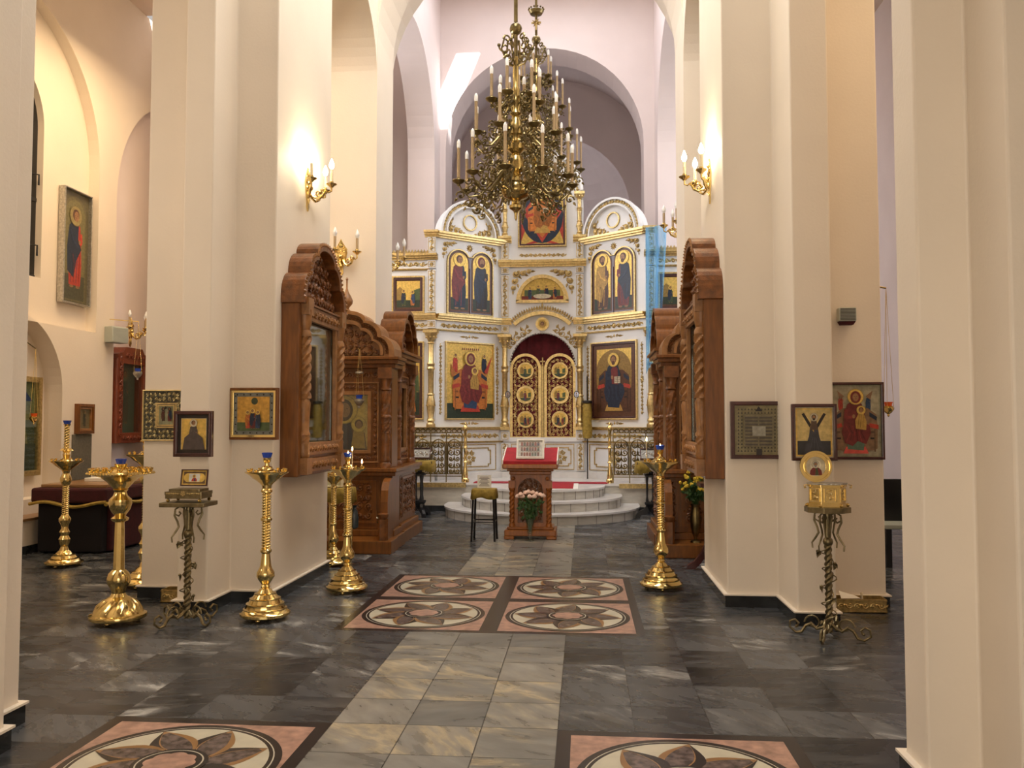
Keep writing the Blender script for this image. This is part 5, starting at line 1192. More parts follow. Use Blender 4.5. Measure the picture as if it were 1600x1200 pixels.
# ================================================================== CANDLE STANDS
def candle_cup(mb, x, y, z, r=.011, h_=.022):
    r *= 1.15; h_ *= 1.15
    mb.lathe([(r*.5, 0), (r*.6, h_*.3), (r*1.1, h_*.55), (r*1.15, h_)], 8, (x, y, z))
def stand(label, x, y, kind=0, s=1., blue=True, group=None, cat='candle stand'):
    o = thing('candle_stand', label, cat, (x, y, 0), 0, group)
    if kind == 0:      # turned base, twisted shaft with three collars, wide dish
        B = [(.185, .03), (.20, .04), (.20, .058), (.185, .066), (.172, .085), (.174, .092), (.160, .097), (.150, .125), (.152, .132), (.135, .136), (.122, .165), (.124, .172), (.106, .176), (.085, .205), (.087, .212), (.065, .216), (.045, .245)]
        sh = [(.045, .235), (.032, .25), (.038, .265), (.030, .28), (.05, .31), (.072, .345), (.070, .38), (.055, .405), (.044, .43), (.038, .48), (.032, .53), (.046, .545), (.046, .56), (.034, .57)]
        mid = [(.034, .79), (.046, .80), (.046, .815), (.034, .825)]; top = [(.034, 1.02), (.046, 1.03), (.046, 1.045), (.036, 1.06), (.04, 1.085)]; tw = ((.57, .79), (.825, 1.02)); DZ = 1.085; DR = .17
    elif kind == 1:    # heavy stand with faceted cone shaft
        B = [(.215, .04), (.22, .055), (.215, .07), (.19, .08), (.175, .115), (.14, .155), (.10, .19), (.065, .21)]
        sh = [(.065, .21), (.05, .235), (.06, .27), (.085, .31), (.092, .345), (.078, .39), (.05, .42)]
        mid = []; top = [(.036, .80), (.06, .81), (.068, .83), (.04, .85), (.055, .87), (.075, .90), (.088, .945), (.085, .98), (.055, 1.01), (.045, 1.04), (.06, 1.06)]; tw = (); DZ = 1.06; DR = .25
    else:              # tall stand with upper twisted stem
        B = [(.185, .03), (.20, .04), (.20, .055), (.175, .065), (.155, .085), (.157, .092), (.135, .098), (.115, .125), (.117, .132), (.09, .14), (.07, .165), (.05, .18)]
        sh = [(.05, .18), (.035, .22), (.05, .25), (.062, .30), (.04, .34), (.055, .38), (.035, .42), (.04, .46), (.062, .50), (.062, .53), (.034, .57)]
        mid = []; top = [(.034, .90), (.05, .92), (.062, .96), (.05, 1.0), (.034, 1.03), (.045, 1.06)]; tw = ((.57, .90),); DZ = 1.06; DR = .17
    sc_ = lambda L_: [(r*s, z*s) for r, z in L_]
    mb = MB(); mb.lathe(sc_(B), 40)
    if kind == 1:
        for k in range(20):
            a = 2*PI*k/20
            mb.tube([(.178*math.cos(a), .178*math.sin(a), .098), (.15*math.cos(a+.15), .15*math.sin(a+.15), .138), (.105*math.cos(a+.3), .105*math.sin(a+.3), .182)], [.007, .013, .006], 6)
    obj('base', mb, 'brass', o)
    for k in range(3):
        a = 2*PI*k/3-PI/2; mb = MB(); mb.ball((.15*s*math.cos(a), .15*s*math.sin(a), .018), .02, 0, 10, sz=.9); obj('foot', mb, 'brass', o)
    mb = MB(); mb.lathe(sc_(sh), 28)
    for a, b in tw: mb.twist(.034*s, a*s, b*s, (0, 0, 0), 2, (b-a)*22, .13, 20, 90)
    if mid: mb.lathe(sc_(mid), 24)
    if kind == 1: mb.lathe([(.045*s, .42*s), (.036*s, .80*s)], 8, smooth=False)
    mb.lathe(sc_(top), 28); obj('shaft', mb, 'brass', o)
    mb = MB(); mb.lathe(sc_([(.04, DZ), (.06, DZ+.02), (.10, DZ+.05), (.11, DZ+.055), (.14, DZ+.085), (DR, DZ+.10), (DR+.008, DZ+.112), (DR-.004, DZ+.115), (.10, DZ+.105), (.03, DZ+.105)]) if kind != 1 else sc_([(.05, DZ), (.085, DZ+.04), (.10, DZ+.06), (.15, DZ+.10), (DR-.02, DZ+.125), (DR, DZ+.13), (DR, DZ+.145), (.03, DZ+.142)]), 40)
    if kind == 1:
        for k in range(60): a = 2*PI*k/60; mb.ball((DR*s*math.cos(a), DR*s*math.sin(a), (DZ+.132)*s), .008, 0, 5)
    obj('dish', mb, 'brass', o)
    zt = (DZ+(.112 if kind != 1 else .143))*s; n = 12 if kind != 1 else 18
    rings_ = [(DR-.02, n)] if kind != 1 else [(DR-.025, 20), (DR-.075, 14), (DR-.12, 9)]
    for rr, nn in rings_:
        for k in range(nn):
            a = 2*PI*(k+.5)/nn; mb = MB(); candle_cup(mb, rr*s*math.cos(a), rr*s*math.sin(a), zt-.004, .010 if kind != 1 else .013, .024 if kind != 1 else .03); obj('candle_cup', mb, 'brass', o)
    mb = MB()
    if kind == 0: mb.lathe(sc_([(.09, DZ+.105), (.085, DZ+.12), (.05, DZ+.135), (.045, DZ+.15), (.02, DZ+.16), (.018, DZ+.18), (.03, DZ+.195), (.034, DZ+.225)]), 24); zb = (DZ+.225)*s
    elif kind == 1: mb.lathe(sc_([(.07, DZ+.14), (.05, DZ+.16), (.03, DZ+.17), (.045, DZ+.185), (.05, DZ+.205)]), 24); zb = (DZ+.205)*s
    else:
        mb.lathe(sc_([(.08, DZ+.105), (.06, DZ+.125), (.03, DZ+.14), (.04, DZ+.18), (.03, DZ+.2), (.045, DZ+.22), (.026, DZ+.24)]), 24); mb.twist(.027*s, (DZ+.24)*s, (DZ+.50)*s, (0, 0, 0), 3, 3, .16, 20, 40)
        for k in range(6): a = 2*PI*k/6; leaf(mb, .02*math.cos(a), .02*math.sin(a), .06, .025, a, 0, (DZ+.225)*s, .03)
        mb.lathe(sc_([(.026, DZ+.50), (.04, DZ+.52)]), 16); zb = (DZ+.52)*s
    obj('centre_holder', mb, 'brass', o)
    mb = MB(); mb.lathe([(.030*s, 0), (.042*s, .035*s), (.044*s, .045*s), (.036*s, .046*s), (.02*s, .01*s)], 18, (0, 0, zb-.004)); obj('lamp_glass', mb, 'blueglass' if blue else 'orangeglass', o)
    return o
q = fl(400, 976); stand('polished brass candle stand with twisted shaft, foremost, in front of the left pier', q.x, q.y+.19, 0)
q = fl(533, 931); stand('brass candle stand with burning candles beside the left pier corner, near the stone roses', q.x, q.y+.19, 0, .97, True)
q = fl(1036, 926); stand('brass candle stand with a lit lamp beside the right carved shrine', q.x, q.y+.19, 0, 1.02, True)
q = fl(162, 982); stand('heavy brass candle stand with smooth conical shaft and wide dish, left of the left pier', q.x, q.y+.2, 1, 1.)
q = fl(84, 889); stand('tall brass candle stand with blue cup, furthest left beside the cloth-covered table', q.x, q.y+.18, 2, 1.0)
q = fl(214, 922); stand('tall brass candle stand with blue cup, half hidden behind the left pier', q.x-.02, q.y+.18, 2, 1.1)
q = fl(515, 903); stand('brass candle stand half hidden behind the front left pier corner and the burning candles', -2.80, 9.33, 0, .84)
# candles burning on the stands
def candle(label, p, h_, r=.004, lamp=False):
    o = thing('burning_candle', label, 'candle', p); mb = MB(); mb.tube([(0, 0, 0), (0, 0, h_)], r, 8); obj('wax', mb, 'candle', o)
    mb = MB(); mb.lathe([(.001, 0), (.006, .008), (.007, .016), (.004, .03), (.0005, .042)], 10, (0, 0, h_)); obj('flame', mb, 'flame', o)
    pointl('candle_light', (p[0], p[1], p[2]+h_+.03), .9, (1, .6, .28), .01)
S2 = fl(533, 931); S3 = fl(1036, 926)
candle('tall thin burning candle on the dish of the left stand near the roses', (S2.x+.06, S2.y+.12, 1.16), .17)
candle('short burning candle at the right rim of the left stand near the roses', (S2.x+.135, S2.y+.19, 1.16), .05)
candle('flame in the centre lamp of the left stand near the roses', (S2.x, S2.y+.19, 1.275), .012)
candle('flame in the centre lamp of the right candle stand', (S3.x, S3.y+.19, 1.34), .012)
candle('tall thin burning candle at the left rim of the right stand', (S3.x-.13, S3.y+.19, 1.215), .20)

# ================================================================== WROUGHT STANDS with caskets
def iron_stand(label, x, y, top='rect'):
    o = thing('wrought_stand', label, 'stand', (x, y, 0)); r = .022; H = .93
    mb = MB(); mb.twist(.024, .04, .70, (0, 0, 0), 3, 5, .22, 20, 80); mb.ball((0, 0, .71), .038, 0, 12); mb.tube([(0, 0, .71), (0, 0, H)], .02, 8)
    for k in range(4): a = k*PI/2; mb.tube([(.015*math.cos(a), .015*math.sin(a), .74), (.03*math.cos(a), .03*math.sin(a), .90)], .008, 6)
    obj('twisted_post', mb, 'bronze', o)
    for k in range(4):
        a = k*PI/2+PI/4+.3; c, s_ = math.cos(a), math.sin(a)
        pts = [(.02, .10), (.05, .07), (.09, .055), (.13, .09), (.17, .07), (.20, .02), (.245, .010), (.29, .045), (.285, .09), (.25, .105), (.222, .08), (.235, .055)]
        mb = MB(); mb.tube([(x_*c, x_*s_, z_) for x_, z_ in pts], [.012]*6+[.009]*6, 6)
        spr = [(.115+.065*math.cos(t)*(1-t/9), .095+.065*math.sin(t)*(1-t/9)) for t in [i*.5 for i in range(14)]]
        mb.tube([(x_*c, x_*s_, z_) for x_, z_ in spr], .007, 6); mb.ball((.240*c, .240*s_, .055), .012, 0, 8); obj('leg', mb, 'bronze', o)
    for k in range(4):
        a = k*PI/2+PI/4; c, s_ = math.cos(a), math.sin(a)
        pts = [(.02, .88), (.035, .915), (.07, .93), (.105, .91), (.105, .87), (.075, .855), (.06, .875), (.075, .89)]
        p2 = [(.105, .90), (.11, .86), (.085, .81), (.075, .77), (.10, .73), (.13, .69), (.125, .65)]
        mb = MB(); mb.tube([(x_*c, x_*s_, z_) for x_, z_ in pts], .007, 6); mb.tube([(x_*c, x_*s_, z_) for x_, z_ in p2], [.008]*5+[.006]*2, 6); obj('top_scroll', mb, 'bronze', o)
    vine = [(.045*math.cos(t*2.1)*(1+.3*math.sin(t*3)), .045*math.sin(t*2.1)*(1+.3*math.sin(t*3)), .06+.60*t/14) for t in [i*.25 for i in range(57)]]
    mb = MB(); mb.tube(vine, .0045, 5); obj('vine', mb, 'bronze', o)
    for i in range(6, 56, 8):
        x_, y_, z_ = vine[i]; mb = MB(PL(x_*1.3, y_*1.3, z_, i)); leaf(mb, 0, 0, .055, .045, -1.2 if i % 16 else .7, 0, .005, .012); leaf(mb, 0, 0, .04, .035, -2.2, 0, .005, .01); mb.ball((.01, .0, .01), .012, 0, 8); obj('vine_leaf', mb, 'bronze', o)
    mb = MB()
    if top == 'rect': mb.box(-.185, .185, -.13, .13, H, H+.035)
    else: mb.prism([(.17*math.cos(PI/8*(2*k+1)), .15*math.sin(PI/8*(2*k+1))) for k in range(8)], H, H+.04)
    obj('top_plate', mb, 'bronze', o, bevel=.006); return o
q = fl(287, 976); XS, YS = q.x+.0, q.y+.05
iron_stand('twisted bronze stand with vine leaves before the left pier, holding a flat casket', XS, YS)
c_ = thing('casket', 'flat dark bronze casket on the left wrought stand', 'casket', (XS, YS, .965))
mb = MB(); mb.prism([(-.15, -.10), (.15, -.10), (.15, .10), (-.15, .10)], .03, .06); obj('body', mb, 'bronze', c_, bevel=.006)
mb = MB(); mb.prism([(-.155, -.105), (.155, -.105), (.155, .105), (-.155, .105)], .06, .085); mb.prism([(-.13, -.085), (.13, -.085), (.13, .085), (-.13, .085)], .085, .105); obj('lid', mb, 'bronze', c_, bevel=.012)
for sx_ in (-1, 1):
    for sy in (-1, 1): mb = MB(); mb.ball((sx_*.13, sy*.085, .015), .015, 0, 8); obj('foot', mb, 'brass', c_)
mb = MB(PL(0, -.105, .072)); boss(mb, 0, 0, .022, 0); band(mb, -.14, -.03, -.01, .01, 0); band(mb, .03, .14, -.01, .01, 0); obj('ornament', mb, 'gilt', c_)
framed('small_icon', 'small landscape icon in gold oval mount leaning behind the bronze casket', (XS+.01, YS+.08, 1.15), .225, .135, 0, 'wood_dark', lambda P, a, b, c, d: (P.rc(a, b, c, d, GOLD), P.rc(a+.012, b-.012, c+.01, d-.01, (.12, .07, .03)), P.pg(arc(a+.05, 0, .036, 90, 270, 10)+arc(b-.05, 0, .036, -90, 90, 10), GOLD), P.rc(-.045, .045, -.032, .032, (.62, .62, .58)), bust(P, 0, -.03, .055, RED, beard=True)), .009, .015, tilt=-.18)
q = fl(1298, 998); XT, YT = q.x, q.y+.03
iron_stand('twisted bronze stand with vine leaves before the right pier, holding a gilt casket', XT, YT, 'oct')
c_ = thing('casket', 'six-sided gilt casket with panels on the right wrought stand', 'casket', (XT+.0, YT, .97))
hexp = lambda r: [(r*math.cos(PI/3*k), r*.72*math.sin(PI/3*k)) for k in range(6)]
mb = MB(); mb.prism(hexp(.135), .025, .15); mb.prism(hexp(.15), .0, .028); mb.prism(hexp(.145), .15, .165); obj('body', mb, 'brass', c_, bevel=.003)
mb = MB(); mb.prism(hexp(.15), .166, .178); obj('glass_lid', mb, 'silver', c_)
for k in (3, 4, 5):
    a = PI/3*(k+.5); nx, ny = math.cos(a), math.sin(a); m = [(x+y)/2 for x, y in zip(hexp(.135)[k], hexp(.135)[(k+1) % 6])]
    ang_ = math.atan2(hexp(.135)[(k+1) % 6][1]-hexp(.135)[k][1], hexp(.135)[(k+1) % 6][0]-hexp(.135)[k][0])
    mb = MB(PL(m[0], m[1], 0, ang_)); rect_frame(mb, -.045, .045, .04, .14, .008, .0, .008); band(mb, -.03, .03, .055, .125, 0, .001, tr=.004); obj('side_panel', mb, 'gold', c_)
for k in range(6): p = hexp(.15)[k]; mb = MB(); mb.ball((p[0], p[1], .012), .014, 0, 8); obj('foot', mb, 'brass', c_)
for sg in (-1, 1): mb = MB(); mb.tube([(sg*.15, -.02, .165), (sg*.175, -.02, .16), (sg*.17, -.02, .14), (sg*.16, -.02, .14), (sg*.165, -.02, .155)], .004, 6); obj('handle', mb, 'brass', c_)
o = thing('round_icon', 'round gold dish with a painted bust standing on the gilt casket', 'icon', (XT-.07, YT+.05, 1.148+.118)); T = PL()
mb = MB(T); c0 = arc(0, 0, .118, 0, 360, 40)[:-1]; mb.prism(c0, 0, .012); mb.ring(c0, arc(0, 0, .103, 0, 360, 40)[:-1], .012, .026); mb.ring(arc(0, 0, .088, 0, 360, 40)[:-1], arc(0, 0, .075, 0, 360, 40)[:-1], .012, .022); obj('dish', mb, 'brass', o)
P = Paint(T, .013); P.el(0, 0, .074, .074, CREAM, 28); P.el(0, .01, .04, .04, (.7, .65, .5)); bust(P, 0, -.065, .11, MAROON, beard=True, halo=CREAM, hair=GREY, under=GREEN); obj('painting', P, 'paint', o); o.rotation_euler = (-.06, 0, 0)
# brass boxes for candle ends on the floor
def stub_box(label, x0, x1, y, dep=.16):
    o = thing('candle_box', label, 'box', ((x0+x1)/2, y, 0)); a = (x1-x0)/2
    mb = MB(); mb.box(-a, a, 0, .006, 0.0, .115); mb.box(-a, a, dep-.006, dep, 0, .115); mb.box(-a, -a+.006, 0, dep, 0, .115); mb.box(a-.006, a, 0, dep, 0, .115); mb.box(-a, a, 0, dep, 0, .01); obj('box', mb, 'gilt', o)
    mb = MB(PL()); band(mb, -a+.01, a-.01, .022, .095, 0, 0, tr=.006)
    for v in (.012, .105): mb.box(-a, a, v-.005, v+.005, 0, .006)
    obj('embossed_front', mb, 'gilt', o); return o
A, B = fl(208, 960), fl(272, 962); stub_box('low embossed brass box on the floor at the left pier foot', A.x, B.x, 7.33-.04)
A, B = at(1307, 975, 7.4), at(1387, 980, 7.4); bx = stub_box('low embossed brass box on the floor at the right pier foot, candle stub inside', A.x, B.x, 7.40)
mb = MB(); mb.tube([(bx.location.x+.03, 7.48, .10), (bx.location.x+.025, 7.48, .155)], .010, 8); tag(obj('candle_stub', mb, 'candle'), 'burnt candle stub standing in the right brass box', 'candle')
mb = MB(); mb.add([(bx.location.x-.16, 7.42, .115), (bx.location.x+.0, 7.42, .118), (bx.location.x-.02, 7.5, .125), (bx.location.x-.15, 7.52, .16)], [(0, 1, 2, 3)]); pp = obj('paper_sheet', mb, 'paper'); tag(pp, 'white paper lying on the right brass box', 'paper'); md = pp.modifiers.new('t', 'SOLIDIFY'); md.thickness = .002
# ================================================================== WALL SCONCES
def sconce(label, loc, rotz, lit, s=1., n=3):
    o = thing('wall_sconce', label, 'sconce', loc, rotz)
    mb = MB(PL()); mb.prism([(x*s, z*s) for x, z in [(0, -.17), (.025, -.13), (.02, -.08), (.045, -.02), (.06, .06), (.045, .11), (.02, .15), (0, .19), (-.02, .15), (-.045, .11), (-.06, .06), (-.045, -.02), (-.02, -.08), (-.025, -.13)]], 0, .015)
    for q in (-1, 1):
        spiral(mb, q*.03*s, .08*s, .03*s, 0, q, 1.2, .007, 0, 10, .012); spiral(mb, q*.03*s, .0, .03*s, 0, -q, 1.2, .007, 0, 10, .012); leaf(mb, q*.01, -.05*s, .07*s, .03*s, -PI/2, 0, .012)
    leaf(mb, 0, .1*s, .09*s, .05*s, PI/2, 0, .014, .03); mb.ball((0, .02*s, .03), .025*s, 0, 10); obj('back_plate', mb, 'brass', o)
    for k in range(n):
        a = (-62+124*k/(n-1)) if n > 1 else 0; a = math.radians(a); R = .20*s; c, q = math.sin(a), -math.cos(a)
        pr = [(.02, .0), (.05, -.05), (.09, -.07), (.13, -.05), (.155, -.0), (.175, -.02), (.2, -.01), (.2, .03)]
        mb = MB(); mb.tube([(r*s*c, r*s*q, z*s) for r, z in pr], [.010*s]*5+[.007*s]*3, 6)
        for (cr, cz, d) in ((.09, -.03, 1), (.135, .0, -1)):
            sp = [(cr+.028*math.cos(t*d)*(1-t/8), cz+.028*math.sin(t*d)*(1-t/8)) for t in [i*.55 for i in range(12)]]; mb.tube([(r*s*c, r*s*q, z*s) for r, z in sp], .006*s, 5)
        arm = obj('arm', mb, 'brass', o)
        mb = MB(); mb.lathe([(.012*s, .02*s), (.02*s, .03*s), (.042*s, .045*s), (.044*s, .05*s), (.016*s, .05*s), (.016*s, .07*s)], 14, (R*c, R*q, 0)); obj('drip_pan', mb, 'brass', arm)
        mb = MB(); mb.lathe([(.0125*s, .05*s), (.0125*s, .17*s)], 10, (R*c, R*q, 0)); obj('candle_sleeve', mb, 'candle' if lit else 'candle_tan', arm)
        mb = MB(); mb.lathe([(.008*s, .17*s), (.019*s, .19*s), (.021*s, .205*s), (.011*s, .235*s), (.002*s, .255*s)], 10, (R*c, R*q, 0)); obj('bulb', mb, 'bulb_on' if lit else 'bulb', arm)
        if lit:
            M = Matrix.Translation(Vector(loc)) @ Matrix.Rotation(rotz, 4, 'Z'); p = M @ Vector((R*c*.98, R*q*.98, .245*s)); pointl('sconce_light', p, 7.5, (1, .80, .50), .02)
    return o
A = atx(480, 298, XL); B = atx(1110, 285, XR)
sconce('lit three-bulb brass sconce on the left pier above the carved case', (XL, A.y, A.z), PI/2, True, 1.25)
sconce('lit three-bulb brass sconce on the right pier above the carved case', (XR, B.y, B.z), -PI/2, True, 1.25)
C = at(533, 405, 11.05); sconce('unlit three-candle brass sconce above the onion-topped left shrine', (C.x, 11.05, C.z), 0, False, 1.45)
C = atx(606, 416, -3.0); sconce('unlit brass sconce on the left crossing wall beside the screen end', (-3.0, 12.5, C.z), PI/2, False, 1.5)
C = atx(1049, 398, 1.5); sconce('unlit brass sconce on the right crossing wall before the blue cloth', (1.5, 12.6, C.z), -PI/2, False, 1.5)
C = atx(203, 520, XN); sconce('unlit brass sconce on the left aisle wall above the reddish case', (XN, C.y, C.z), PI/2, False, 1.3)

# ================================================================== CHANDELIERS
def chandelier(name, label, loc, tiers, bodies, top, R0=1., crown=True, cross=False):
    """tiers: (n arms, radius, z of pan, candle height, droop)"""
    o = thing(name, label, 'chandelier', loc)
    mb = MB(); mb.lathe(bodies, 28)
    for k in range(16):
        a = 2*PI*k/16; r_, z_ = .15*R0, .46; mb.ball((r_*math.cos(a), r_*math.sin(a), z_), .016*R0, 0, 6)
    obj('central_body', mb, 'brass_mid', o)
    mb = MB(); mb.tube([(0, 0, bodies[-1][1]-.02), (0, 0, top)], .022, 8); mb.ball((0, 0, bodies[-1][1]+.32), .07*R0, 0, 12)
    if not cross:
        mb.lathe([(.02, 0), (.1, .05), (.11, .07), (.03, .09)], 18, (0, 0, bodies[-1][1]+.72))
    obj('rod', mb, 'brass_dark', o)
    if cross:
        z = bodies[-1][1]+.40; mb = MB(PL()); mb.box(-.012, .012, z, z+.34, -.01, .01); mb.box(-.08, .08, z+.20, z+.225, -.01, .01)
        for k in range(8): leaf(mb, 0, z+.21, .09, .03, 2*PI*k/8+.2, 0, .01)
        mb.ball((0, z+.24, .02), .018); mb.tube([(0, z+.22, .02), (0, z+.08, .02)], .014, 6); obj('cross_figure', mb, 'gilt', o)
        mb = MB(); mb.lathe([(.02, z+.34), (.10, z+.36), (.13, z+.41), (.12, z+.42)], 20)
        for k in range(14): a = 2*PI*k/14; mb.ball((.125*math.cos(a), .125*math.sin(a), z+.44), .018, 0, 6)
        obj('crown', mb, 'brass_dark', o)
    if crown:
        for k in range(6):
            a = 2*PI*k/6+.3; c, s_ = math.cos(a), math.sin(a); zc = bodies[-1][1]+.10; mb = MB()
            for (cr, cz, rr, d) in ((.09, -.12, .05, 1), (.13, .0, .06, -1), (.10, .10, .045, 1)):
                mb.tube([((cr+rr*math.cos(t*d)*(1-t/8))*c*R0, (cr+rr*math.cos(t*d)*(1-t/8))*s_*R0, zc+cz+rr*math.sin(t*d)*(1-t/8)) for t in [i*.55 for i in range(12)]], .010, 5)
            mb.tube([(.02*c, .02*s_, zc-.2), (.10*c*R0, .10*s_*R0, zc-.16), (.16*c*R0, .16*s_*R0, zc-.02), (.12*c*R0, .12*s_*R0, zc+.14)], .011, 5)
            mb.ball((.19*c*R0, .19*s_*R0, zc+.02), .022, 0, 6); obj('crown_scroll', mb, 'brass_dark', o)
    for n, R, z, ch, ph in tiers:
        # one arm with its pan and candle, then copies turned round the stem
        T0 = Matrix.Rotation(0, 4, 'Z'); mb = MB(); k = R/.66
        r0 = .10 if R > .4 else .06
        L_ = [(r0, z+.16*k), (R*.25, z+.17*k), (R*.42, z+.02*k), (R*.62, z-.13*k), (R*.82, z-.15*k), (R*.95, z-.07*k), (R, z)]
        mb.tube([(x, 0, q) for x, q in L_], [.013]*4+[.010]*3, 6)
        for (cr, cz, rr, d) in ((R*.40, z+.17*k, .075*k, 1), (R*.56, z+.03*k, .07*k, -1), (R*.76, z-.06*k, .055*k, 1), (R*.78, z-.22*k, .055*k, -1), (R*.58, z-.20*k, .05*k, 1), (R*.96, z-.14*k, .055*k, 1), (R*.30, z-.02*k, .06*k, -1), (R*.60, z+.20*k, .055*k, 1), (R*.82, z+.04*k, .05*k, -1), (R*.68, z-.30*k, .045*k, -1), (R*.42, z-.12*k, .05*k, 1)):
            mb.tube([(cr+rr*math.cos(t*d)*(1-t/8.5), .008*math.sin(t*2), cz+rr*math.sin(t*d)*(1-t/8.5)) for t in [i*.5 for i in range(14)]], .0095, 5)
            mb.ball((cr, 0, cz), .016*k, 0, 6)
            mb.T = Matrix(((1, 0, 0, 0), (0, 0, 1, 0), (0, 1, 0, 0), (0, 0, 0, 1))); leaf(mb, cr+rr*.7, cz-rr*.5, rr*1.1, rr*.6, -.9*d, 0, 0, .012); leaf(mb, cr-rr*.6, cz+rr*.6, rr*.9, rr*.5, 2.2*d, 0, 0, .012); mb.T = None
        arm = obj('arm', mb, 'brass_dark', o); arm.rotation_euler = (0, 0, ph)
        mb = MB(); mb.lathe([(.012, -.03), (.02, -.01), (.055, .01), (.07, .03), (.068, .035), (.022, .03), (.02, .06)], 14, (R, 0, z)); pan = obj('drip_pan', mb, 'brass_dark', arm)
        mb = MB(); mb.lathe([(.017, .04), (.017, ch)], 10, (R, 0, z)); can = obj('candle_sleeve', mb, 'candle_tan', arm)
        mb = MB(); mb.lathe([(.020, ch-.01), (.021, ch+.045), (.018, ch+.065), (.006, ch+.085)], 10, (R, 0, z)); bu = obj('bulb', mb, 'bulb', arm)
        for j in range(1, n):
            c = arm.copy(); COL.objects.link(c); c.parent = o; c.rotation_euler = (0, 0, ph+2*PI*j/n)
            for ch_ in (pan, can, bu): d = ch_.copy(); COL.objects.link(d); d.parent = c
    return o
zf = lambda y, Y: 1.6+(660-y)*Y/1320
YF = 9.15; z0 = zf(342, YF)
fp = at(806, 300, YF)
def zz(y): return zf(y, YF)-z0
body = [(.0, 0), (.014, .03), (.018, .09), (.03, .12), (.07, .15), (.075, .18), (.05, .20), (.045, .23), (.06, .25), (.13, .28), (.165, .33), (.168, .38), (.15, .42), (.16, .44), (.06, .47), (.05, .52), (.07, .54), (.05, .57), (.085, .60), (.095, .66), (.085, .75), (.05, .79), (.07, .81), (.10, .84), (.10, .90), (.05, .94),
        (.06, .99), (.085, 1.02), (.09, 1.12), (.06, 1.20), (.04, 1.24), (.07, 1.27), (.05, 1.31), (.06, 1.38), (.055, 1.44), (.04, 1.50), (.05, 1.55), (.03, 1.60), (.035, 1.72), (.03, 1.95)]
body = [(r, z*.94) for r, z in body]
chandelier('chandelier', 'aged brass chandelier with three tiers of candle bulbs, nearer one', (fp.x, YF, z0),
           [(10, .63, zz(285), .40, .22), (8, .47, zz(212), .37, .5), (6, .27, zz(152), .32, .25)], body, 5.2)
YB = 13.8; bp = at(838, 200, YB); z1 = zf(318, YB)
def zb(y): return zf(y, YB)-z1
body2 = [(r*1.2, z*1.35) for r, z in body]
chandelier('chandelier', 'aged brass chandelier topped by a crowned cross, hanging behind the nearer one', (bp.x, YB, z1),
           [(12, .74, zb(262), .50, .1), (10, .58, zb(205), .46, .3), (8, .44, zb(160), .42, .15), (6, .26, zb(118), .38, .4)], body2, 6.6, 1.1, True, True)

# ================================================================== CENTRAL LECTERN
q0, q1 = fl(786, 843), fl(871, 843); LX, LY = (q0.x+q1.x)/2, q0.y
o = thing('lectern', 'carved wooden lectern with red top in the middle of the nave', 'lectern', (LX, LY, 0)); T = PL()
mb = MB()
mb.box(-.36, -.22, 0, .50, 0, .05); mb.box(.22, .36, 0, .50, 0, .05); mb.box(-.355, .355, 0.0, .50, .045, .13); mb.box(-.32, .32, .03, .47, .13, .17); obj('base', mb, 'wood_orange', o, bevel=.014)
mb = MB(T)   # front frame with arched opening (u,v,w); w=-.08 is the front
arch_wall(mb, -.26, .26, .17, .92, [(0, .175, .66, .22)], -.14, -.08); obj('front_frame', mb, 'wood_orange', o, bevel=.004)
for sg in (-1, 1):
    mb = MB(); mb.box(sg*.26-.02, sg*.26+.02, .10, .42, .17, .92); obj('side_panel', mb, 'wood_orange', o, bevel=.004)
    mb = MB(); c = (sg*.255, .07, 0); mb.lathe([(.045, .17), (.045, .20), (.032, .22)], 14, c); mb.twist(.034, .22, .66, c, 3, 2.4, .16, 20, 40); mb.lathe([(.034, .66), (.045, .68), (.045, .70)], 14, c); mb.box(sg*.255-.045, sg*.255+.045, .03, .12, .70, .80); mb.ball((sg*.235, .04, .83), .028, 0, 10); obj('column', mb, 'wood_orange', o)
mb = MB(); mb.box(-.29, .29, .04, .46, .88, .93); mb.box(-.32, .32, .01, .49, .93, .965); mb.box(-.38, .38, -.05, .53, .965, 1.03); obj('cornice', mb, 'wood_orange', o, bevel=.012)
mb = MB(); mb.box(-.24, .24, .42, .44, .17, .92); bk = obj('back_panel', mb, 'wood_carved', o)
mb = MB(PL(0, .135, 0)); 
def insL(u, v): return abs(u) < .165 and (v < .66 or math.hypot(u, v-.66) < .16)
mb.prism(arch_pts(-.176, .176, .22, .66), -.012, .0, 0); fill(mb, insL, -.16, .16, .24, .82, .066, 0, .0, tr=.009, seed=8); lt = obj('lattice_panel', mb, 'wood_carved', o)
mb = MB(PL(0, .135, 0))
for k in range(22):
    a = 2*PI*k/22; leaf(mb, .115*math.cos(a), .56+.155*math.sin(a), .026, .016, a, 0, .002, .004)
for (u, v) in ((-.12, .27), (.12, .27), (-.09, .32), (.09, .32), (-.13, .36), (.13, .36), (0, .78), (-.06, .77), (.06, .77)): leaf(mb, u, v, .03, .02, .8 if u < 0 else 2.3, 0, .002, .004)
obj('lattice_sparkle', mb, 'marble_white', lt)  # white chips standing in for light sparkling in the lattice
mb = MB(Matrix(((0, 0, 1, 0), (1, 0, 0, 0), (0, 1, 0, 0), (0, 0, 0, 1)))); mb.prism([(-.04, 1.03), (.52, 1.03), (.52, 1.24), (-.04, 1.07)], -.365, .365); tp = obj('slanted_top', mb, 'redcloth', o)
mb = MB(Matrix(((0, 0, 1, 0), (1, 0, 0, 0), (0, 1, 0, 0), (0, 0, 0, 1))))
